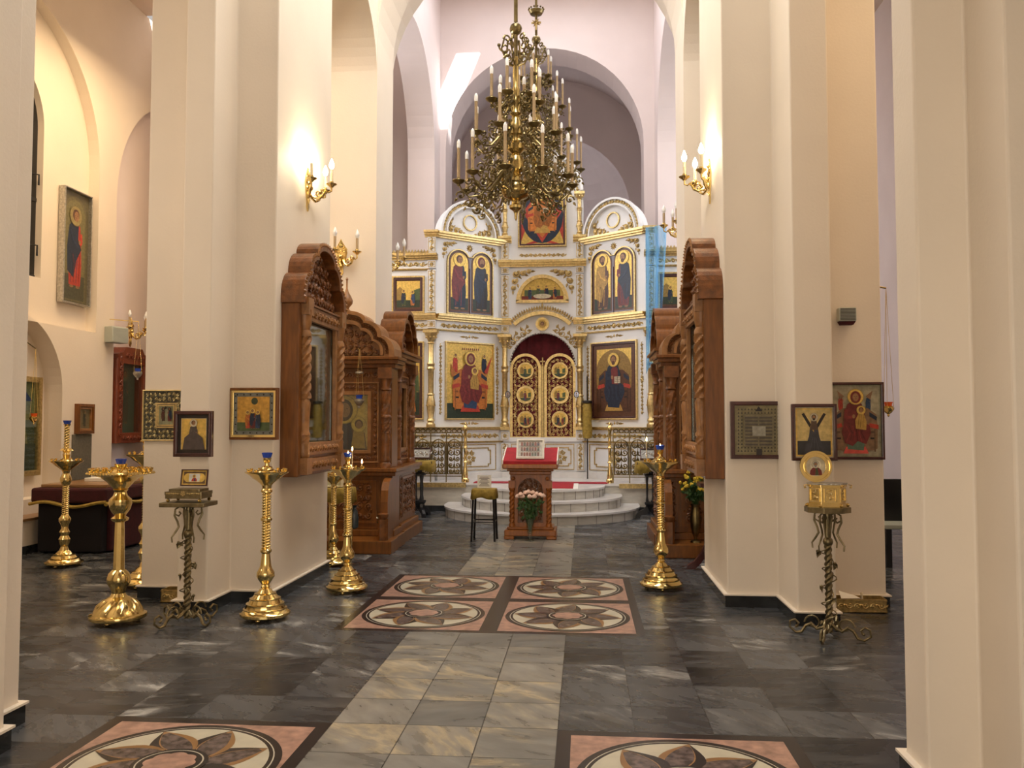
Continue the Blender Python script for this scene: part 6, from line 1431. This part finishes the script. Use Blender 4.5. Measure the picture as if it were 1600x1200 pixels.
for a, b in ((-.380, -.366), (.366, .380)): mb = MB(Matrix(((0, 0, 1, 0), (1, 0, 0, 0), (0, 1, 0, 0), (0, 0, 0, 1)))); mb.prism([(-.045, 1.03), (.525, 1.03), (.525, 1.25), (-.045, 1.08)], a, b); obj('pale_edging', mb, 'paper', tp)
# the icon on the lectern
def p_cards(P, a, b, c, d):
    P.rc(a, b, c, d, (.62, .60, .56))
    P.rc(a+.03, b-.03, d-.05, d-.03, (.5, .42, .38))
    for r in range(3):
        for k in range(7): u = a+.03+(b-a-.06)*k/7; v = c+.015+r*.075; P.rc(u, u+.028, v, v+.055, random.choice([(.22, .14, .13), (.14, .12, .16), (.3, .12, .10), (.12, .14, .13)])); P.el(u+.014, v+.045, .007, .008, SKIN, 8)
framed('icon_on_lectern', 'pale icon with three rows of figures in cream frame lying on the red lectern top', (LX-.0, LY+.10, 1.225), .385, .30, 0, 'paper', p_cards, .03, .03, tilt=-1.02+.55)
# vase of roses before the lectern
VX, VY = at(828, 820, LY-.12).x, LY-.12
o = thing('rose_vase', 'glass vase of pale roses standing before the lectern', 'vase of flowers', (VX, VY, 0)); mb = MB(); mb.lathe([(.055, 0), (.06, .01), (.03, .03), (.03, .06), (.045, .16), (.06, .28), (.065, .30), (.058, .30), (.03, .10)], 18); obj('vase', mb, 'glass', o)
rnd = random.Random(3)
heads = [(-.165, .60), (-.12, .63), (-.06, .645), (0, .60), (.04, .65), (.09, .63), (.14, .62), (.18, .61), (-.02, .66), (-.10, .60), (.06, .60)]
for i, (x, z) in enumerate(heads):
    y = rnd.uniform(-.06, .05); mb = MB(); mb.tube([(0, 0, .12), (x*.35, y*.4, .32), (x*.8, y*.8, .5), (x, y, z)], .004, 5, 0)
    for k in range(4):
        t = .45+.12*k; mb.T = PL(x*t*1.0+rnd.uniform(-.03, .03), y*t-.02*k*.3, .12+(z-.12)*t, rnd.uniform(-1, 1)); leaf(mb, 0, 0, rnd.uniform(.06, .09), .045, rnd.uniform(0, 6.28), 0, 0, .012); leaf(mb, 0, 0, rnd.uniform(.05, .08), .04, rnd.uniform(0, 6.28), 0, 0, .012)
    mb.T = None; st_ = obj('stem', mb, 'green', o)
    mb = MB()
    for j in range(3):
        for k in range(5): a = 2*PI*k/5+j*.6; rr = .018-.006*j; mb.ball((x+rr*math.cos(a), y+rr*math.sin(a)*1., z+.01*j), .019-.003*j, 0, 8, sz=1.1)
    obj('rose_bloom', mb, 'rose', st_)

# ================================================================== STOOL with card
q = fl(755, 846); o = thing('stool', 'tall black stool with a gold cloth left of the lectern', 'stool', (q.x+.0, q.y+.13, 0)); hw = .15
for sx_ in (-1, 1):
    for sy in (-1, 1): mb = MB(); mb.tube([(sx_*hw*1.05, sy*hw*1.0, 0), (sx_*hw*.9, sy*hw*.85, .66)], .016, 6); obj('leg', mb, 'black', o)
for (a, b) in (((-hw, -hw), (hw, -hw)), ((-hw, hw), (hw, hw)), ((-hw, -hw), (-hw, hw)), ((hw, -hw), (hw, hw))): mb = MB(); mb.tube([(a[0]*.98, a[1]*.95, .26), (b[0]*.98, b[1]*.95, .26)], .010, 6); obj('rail', mb, 'black', o)
mb = MB(); mb.lathe([(.13, .65), (.14, .66), (.14, .68), (.13, .69)], 24); obj('seat', mb, 'black', o)
def drape(name, cx, cy, z, hx, hy, drop, label, m='goldcloth', seed=1, round_=False):
    rnd = random.Random(seed); mb = MB(); n = 48; ring0 = []; ring1 = []; ring2 = []
    for k in range(n):
        a = 2*PI*(k+.5)/n; c, s_ = math.cos(a), math.sin(a)
        e = 1/max(abs(c), abs(s_)) if not round_ else 1
        e = e**.82
        wv = 1+.05*math.sin(a*9+seed); d = drop*(1+.25*math.sin(4*a+PI/2)*0+.35*(e-1)+.10*math.sin(a*5+seed))
        ring0.append((cx+hx*e*c, cy+hy*e*s_, z)); ring1.append((cx+hx*e*c*1.04, cy+hy*e*s_*1.04, z-.015)); ring2.append((cx+hx*e*c*1.08*wv, cy+hy*e*s_*1.08*wv, z-d))
    vs = ring0+ring1+ring2; fs = [list(range(n))]
    for r in range(2):
        for k in range(n): j = (k+1) % n; fs.append((r*n+k, r*n+j, (r+1)*n+j, (r+1)*n+k))
    mb.add(vs, fs, 0, True); c = obj(name, mb, m); tag(c, label, 'cloth'); md = c.modifiers.new('t', 'SOLIDIFY'); md.thickness = .006; md.offset = 1; return c
drape('stool_cloth', q.x, q.y+.13, .697, .165, .15, .12, 'gold brocade cloth draped over the black stool')
o = thing('notice_card', 'white notice card standing on the gold-draped stool', 'card', (q.x-.0, q.y+.12, .708)); mb = MB(PL()); mb.box(-.095, .095, 0, .175, 0, .006); obj('card', mb, 'paper', o)
mb = MB(PL())
for k in range(8): w_ = .07-.012*(k % 3); mb.box(-w_, w_, .025+.017*k, .032+.017*k, .006, .0066)
obj('printed_lines', mb, 'ink', o); mb = MB(PL()); mb.box(-.05, .05, .08, .083, -.05, 0); mb.box(-.05, .05, 0, .08, -.05, -.046); obj('strut', mb, 'paper', o)

# ================================================================== SIDE LECTERNS with gold cloth and silver icons
def side_lectern(x, y, lab, lab2, lab3, sg):
    o = thing('side_lectern', lab, 'lectern', (x, y, 0)); H = 1.0
    for k in range(3):
        a = 2*PI*k/3-PI/2+.5; c, s_ = math.cos(a), math.sin(a); mb = MB(Matrix(((c, 0, -s_, 0), (s_, 0, c, 0), (0, 1, 0, 0), (0, 0, 0, 1))))
        mb.prism([(.03, .12), (.03, .30), (.07, .26), (.11, .16), (.20, .12), (.25, .06), (.26, 0), (.19, 0), (.17, .05), (.08, .07)], -.025, .025); obj('leg', mb, 'black', o, bevel=.006)
        mb = MB(); mb.lathe([(.022, .26), (.026, .3), (.016, .36), (.02, .5), (.015, .6), (.024, .66), (.024, .70)], 10, (.065*c, .065*s_, 0)); obj('turned_column', mb, 'black', o)
    mb = MB(); mb.lathe([(.04, .12), (.06, .18), (.11, .24), (.11, .27), (.03, .28)], 18); obj('lower_hub', mb, 'black', o); mb = MB(); mb.lathe([(.03, .69), (.11, .70), (.11, .73), (.04, .75), (.035, .9)], 18); obj('core', mb, 'black', o)
    mb = MB(); mb.box(-.24, .24, -.17, .20, .90, .94); obj('top', mb, 'black', o)
    drape('lectern_cloth', x, y+.01, .946, .25, .19, .17, lab2, seed=4+sg)
    ic = framed('silver_icon', lab3, (x, y+.10, 1.055), .34, .24, 0, 'wood_dark', lambda P, a, b, c, d: P.rc(a, b, c, d, (.3, .29, .25, .8)), .018, .03, parts=lambda o_, T_, a, b, dp: obj('embossed_cover', (lambda m: (band(m, -a+.03, a-.03, -b+.03, b-.03, 0, .015, tr=.007), m)[1])(MB(T_)), 'silver', o_), tilt=-.75)
a_ = at(655, 745, 14.3); side_lectern(a_.x, 14.35, 'dark turned three-legged lectern before the left railing', 'gold cloth over the dark lectern before the left railing', 'silver-covered icon lying on the left gold-draped lectern', 1)
a_ = at(1015, 745, 14.2); side_lectern(a_.x+.03, 14.3, 'dark turned three-legged lectern before the right railing', 'gold cloth over the dark lectern before the right railing', 'silver-covered icon lying on the right gold-draped lectern', 2)
# small draped table before the left shrine with a glass-sided box
q = at(528, 775, 9.75)
o = thing('small_table', 'small table under a gold cloth before the left carved shrine', 'table', (q.x, 9.75, 0))
for sx_ in (-1, 1):
    for sy in (-1, 1): mb = MB(); mb.twist(.016, 0, .80, (sx_*.13, sy*.12, 0), 3, 3, .15, 12, 24); obj('leg', mb, 'brass', o)
mb = MB(); mb.box(-.17, .17, -.16, .16, .80, .83); obj('tabletop', mb, 'wood', o)
drape('table_cloth', q.x, 9.75, .835, .18, .17, .16, 'gold cloth over the small table before the left shrine', seed=9)
c_ = thing('glass_box', 'open cream and glass box on the gold-draped table at the left shrine', 'box', (q.x-.05, 9.76, .846)); mb = MB()
for a in (-.1, .1): mb.box(a-.006, a+.006, -.08, .08, 0, .2)
mb.box(-.1, .1, -.08, .08, 0, .01); mb.box(-.1, .1, .07, .08, 0, .2); obj('box', mb, 'candle', c_); mb = MB(); mb.box(-.095, .095, -.08, -.076, .01, .19); obj('glass_front', mb, 'glass', c_)
q = at(552, 808, 9.9); mb = MB(); mb.lathe([(.03, -.14), (.06, -.12), (.065, -.02), (.055, .07), (.03, .11), (.05, .14)], 14, tuple(q), sx=1.0, sy=.6); tag(obj('carrier_bag', mb, 'bagblack'), 'black bag hanging at the side of the small gold-draped table', 'bag')
# little flowers on the step of the left shrine, big yellow bunch on the right
def flowers(name, label, loc, s, nst, bloom, vasem, seed, prof):
    o = thing(name, label, 'vase of flowers', loc); mb = MB(); mb.lathe([(r*s, z*s) for r, z in prof], 18); obj('vase', mb, vasem, o); rnd = random.Random(seed); zt = prof[-1][1]*s
    for i in range(nst):
        a = rnd.uniform(0, 2*PI); r = rnd.uniform(.02, .17)*s; h_ = rnd.uniform(.10, .32)*s; x, y, z = r*math.cos(a), r*math.sin(a), zt+h_
        mb = MB(); mb.tube([(0, 0, zt-.05*s), (x*.4, y*.4, zt+h_*.5), (x, y, z)], .003*s, 4)
        for k in range(5): mb.T = PL(x*(.4+.12*k)+rnd.uniform(-.02, .02), y*(.4+.12*k), zt+h_*(.35+.13*k), rnd.uniform(0, 6)); leaf(mb, 0, 0, .06*s, .03*s, rnd.uniform(0, 6.3), 0, 0, .008)
        mb.T = None; st_ = obj('stem', mb, 'green', o); mb = MB()
        for k in range(5): mb.ball((x+rnd.uniform(-.014, .014)*s, y+rnd.uniform(-.014, .014)*s, z+rnd.uniform(-.01, .014)*s), .014*s, 0, 6)
        obj('bloom', mb, bloom, st_)
q = at(1085, 845, 10.35); flowers('flower_vase', 'tall brass vase of small yellow flowers on the right shrine step', (q.x+.02, 10.38, .161), 1.2, 46, 'yellow', 'brass_dark', 5, [(.055, 0), (.05, .015), (.015, .03), (.02, .05), (.045, .12), (.055, .22), (.045, .30), (.035, .34), (.05, .38)])
q = at(597, 832, 10.3); flowers('flower_vase', 'tiny vase with white flowers on the left shrine step', (q.x, 10.3, .161), .55, 9, 'whitefl', 'glass', 6, [(.05, 0), (.05, .15), (.04, .2)])
# dark curved stool legs at the right pier edge
q = fl(1090, 893); o = thing('dark_lectern', 'dark curved-leg lectern half hidden behind the right pier', 'lectern', (q.x+.18, 9.45, 0))
for k in range(3):
    a = PI+2*PI*k/3; c, s_ = math.cos(a), math.sin(a); mb = MB(Matrix(((c, 0, -s_, 0), (s_, 0, c, 0), (0, 1, 0, 0), (0, 0, 0, 1)))); mb.prism([(.02, .18), (.02, .34), (.07, .30), (.12, .18), (.20, .08), (.27, .04), (.28, 0), (.19, 0), (.13, .06), (.07, .14)], -.03, .03); obj('leg', mb, 'wood_dark', o, bevel=.01)
mb = MB(); mb.lathe([(.05, .15), (.05, .3), (.035, .4), (.04, .7), (.05, .9)], 14); obj('post', mb, 'wood_dark', o); mb = MB(); mb.box(-.14, .17, -.16, .16, .9, .94); obj('top', mb, 'wood_dark', o)
# ================================================================== HANGING OIL LAMPS
def oil_lamp(label, loc, ztop, glassm='blueglass', s=1., plate=True):
    o = thing('hanging_lamp', label, 'oil lamp', loc)
    mb = MB(); mb.lathe([(.004*s, -.07*s), (.012*s, -.06*s), (.01*s, -.045*s), (.03*s, -.03*s), (.052*s, .0), (.055*s, .02*s), (.045*s, .025*s), (.05*s, .035*s)], 18); obj('bowl', mb, 'silver' if glassm == 'blueglass' else 'brass', o)
    mb = MB(); mb.lathe([(.03*s, .0), (.034*s, .05*s), (.042*s, .075*s), (.036*s, .075*s), (.026*s, .01*s)], 16); obj('lamp_glass', mb, glassm, o)
    zc = (ztop-loc[2])*.55 if plate else 0
    for k in range(3):
        a = 2*PI*k/3; mb = MB(); pts = [(.052*s*math.cos(a), .052*s*math.sin(a), .03*s), (.03*s*math.cos(a), .03*s*math.sin(a), zc)] if plate else [(.052*s*math.cos(a), .052*s*math.sin(a), .03*s)]
        mb.tube(pts+[(0, 0, ztop-loc[2])], .0022, 4); obj('chain', mb, 'brass', o)
    if plate: mb = MB(); mb.lathe([(.012*s, -.02), (.045*s, -.01), (.045*s, .01), (.012*s, .02)], 14, (0, 0, zc)); obj('chain_plate', mb, 'silver', o)
    return o
q = at(561, 628, 10.45); oil_lamp('silver hanging lamp with blue glass before the left shrine', (q.x, 10.45, q.z), at(560, 545, 10.45).z, s=1.15)
mb = MB(); t_ = at(560, 545, 10.45); mb.tube([(t_.x, 10.45, t_.z), (t_.x, 10.62, t_.z+.01)], .006, 6); tag(obj('lamp_hook', mb, 'brass'), 'small brass hook on the left shrine cornice carrying the oil lamp', 'hook')
q = at(1078, 632, 10.45); oil_lamp('silver hanging lamp before the right shrine', (q.x, 10.45, q.z), at(1078, 560, 10.45).z, s=.9)
mb = MB(); t_ = at(1078, 560, 10.45); mb.tube([(t_.x, 10.45, t_.z), (t_.x, 10.62, t_.z+.01)], .006, 6); tag(obj('lamp_hook', mb, 'brass'), 'small brass hook on the right shrine cornice carrying the oil lamp', 'hook')
q = atx(215, 585, XN+.45); oil_lamp('hanging brass lamp with blue cup before the reddish aisle case', (XN+.45, q.y, q.z), 3.1, s=1.2, plate=False)
mb = MB(); mb.tube([(XN+.45, q.y, 3.1), (XN, q.y, 3.14)], .008, 6); tag(obj('lamp_hook', mb, 'brass'), 'brass bracket above the reddish aisle case carrying a lamp', 'hook')
q = atx(53, 655, XN+.05); oil_lamp('small brass lamp hanging before the niche icon', (XN+.05, q.y, q.z), atx(58, 545, XN+.05).z, 'orangeglass', 1., plate=False)
mb = MB(); mb.tube([(XN+.05, q.y, atx(58, 545, XN+.05).z), (XN+.0, q.y-.1, 2.62), (XN-.1, q.y-.25, 2.66), (XN-.2, q.y-.35, 2.60), (XN-.5, q.y-.4, 2.62)], .008, 6); tag(obj('lamp_hook', mb, 'bronze'), 'curled iron bracket in the niche carrying a small lamp', 'hook')
q = at(1388, 640, 8.6); oil_lamp('orange glass lamp on a chain beside the right pier edge', (q.x, 8.6, q.z), at(1388, 450, 8.6).z, 'orangeglass', 1., plate=False)
mb = MB(); mb.tube([(q.x, 8.6, at(1388, 450, 8.6).z), (2.6, 8.6, at(1388, 440, 8.6).z)], .01, 6); tag(obj('lamp_hook', mb, 'brass'), 'brass bracket on the right pier side carrying the orange lamp', 'hook')
# ================================================================== CLOTH-COVERED TABLE in the left aisle
TX, TY = -6.15, 10.5
o = thing('covered_table', 'black and burgundy draped table in the left aisle with gold braid', 'table', (TX, TY, 0)); mb = MB(); mb.box(-.52, .30, -.62, .58, .02, .70); obj('lower_drape', mb, 'velvet', o, bevel=.02)
mb = MB(); mb.box(.29, .36, -.50, .60, .02, .60); obj('burgundy_side', mb, 'burg', o, bevel=.02)
mb = MB(); mb.box(-.58, .38, -.68, .62, .62, .80); obj('upper_drape', mb, 'burg', o, bevel=.03); mb = MB(); mb.box(-.50, .34, -.60, .56, .80, .84); obj('top_board', mb, 's_brown', o, bevel=.008)
mb = MB()
for (a, b) in (((-.585, -.69), (.39, -.69)), ((.39, -.69), (.39, .62))): mb.tube([(a[0]+(b[0]-a[0])*t/10, a[1]+(b[1]-a[1])*t/10, .605+.03*math.sin(t*.8)) for t in range(11)], .022, 6)
obj('gold_braid', mb, 'goldcloth', o)
mb = MB(); mb.box(TX-.25, TX+.10, TY-.1, TY+.25, .841, .885); tag(obj('book', mb, 'paper', bevel=.004), 'pale book lying on the black draped table', 'book')
# ================================================================== benches and a marble stand in the right aisle
q = Vector((4.0, 8.6, 0))
for i, (dy, lab) in enumerate(((0, 'dark wooden bench with grey seat in the right aisle, nearer one'), (1.3, 'dark wooden bench with grey seat in the right aisle, further one'))):
    o = thing('bench', lab, 'bench', (q.x, q.y+dy, 0))
    mb = MB(); mb.box(-.7, .7, -.2, .2, .42, .47); obj('seat', mb, 'grey', o, bevel=.008); mb = MB(); mb.box(-.7, .7, .18, .22, .47, .95); obj('backrest', mb, 'black', o, bevel=.008)
    for a in (-.65, .65): mb = MB(); mb.box(a-.03, a+.03, -.2, .2, 0, .42); obj('leg', mb, 'black', o)

# groups: repeats of one kind
for key, g in (('candle_stand', 'brass candle stands in the nave and aisle'), ('framed_icon', 'framed icons on piers and aisle wall'), ('wall_sconce', 'brass wall sconces'), ('chandelier', 'brass chandeliers in the nave'),
               ('icon_shrine', 'carved wooden shrines at the crossing piers'), ('icon_case', 'carved wall-hung icon cases'), ('hanging_lamp', 'hanging oil lamps'), ('burning_candle', 'burning candles and lamps'),
               ('bench', 'benches in the right aisle'), ('railing', 'platform railings'), ('side_lectern', 'dark side lecterns'), ('silver_icon', 'silver icons on side lecterns'), ('wrought_stand', 'twisted bronze stands'),
               ('candle_box', 'brass boxes on the floor'), ('oval_icon', 'oval icons beside the doors'), ('lamp_hook', 'lamp hooks and brackets'), ('lectern_cloth', 'gold lectern cloths'), ('flower_vase', 'flower vases on shrine steps'), ('carpet_runner', 'red carpets on the platform')):
    for o in COL.objects:
        if o.parent is None and o.name.split('.')[0] == key: o['group'] = g
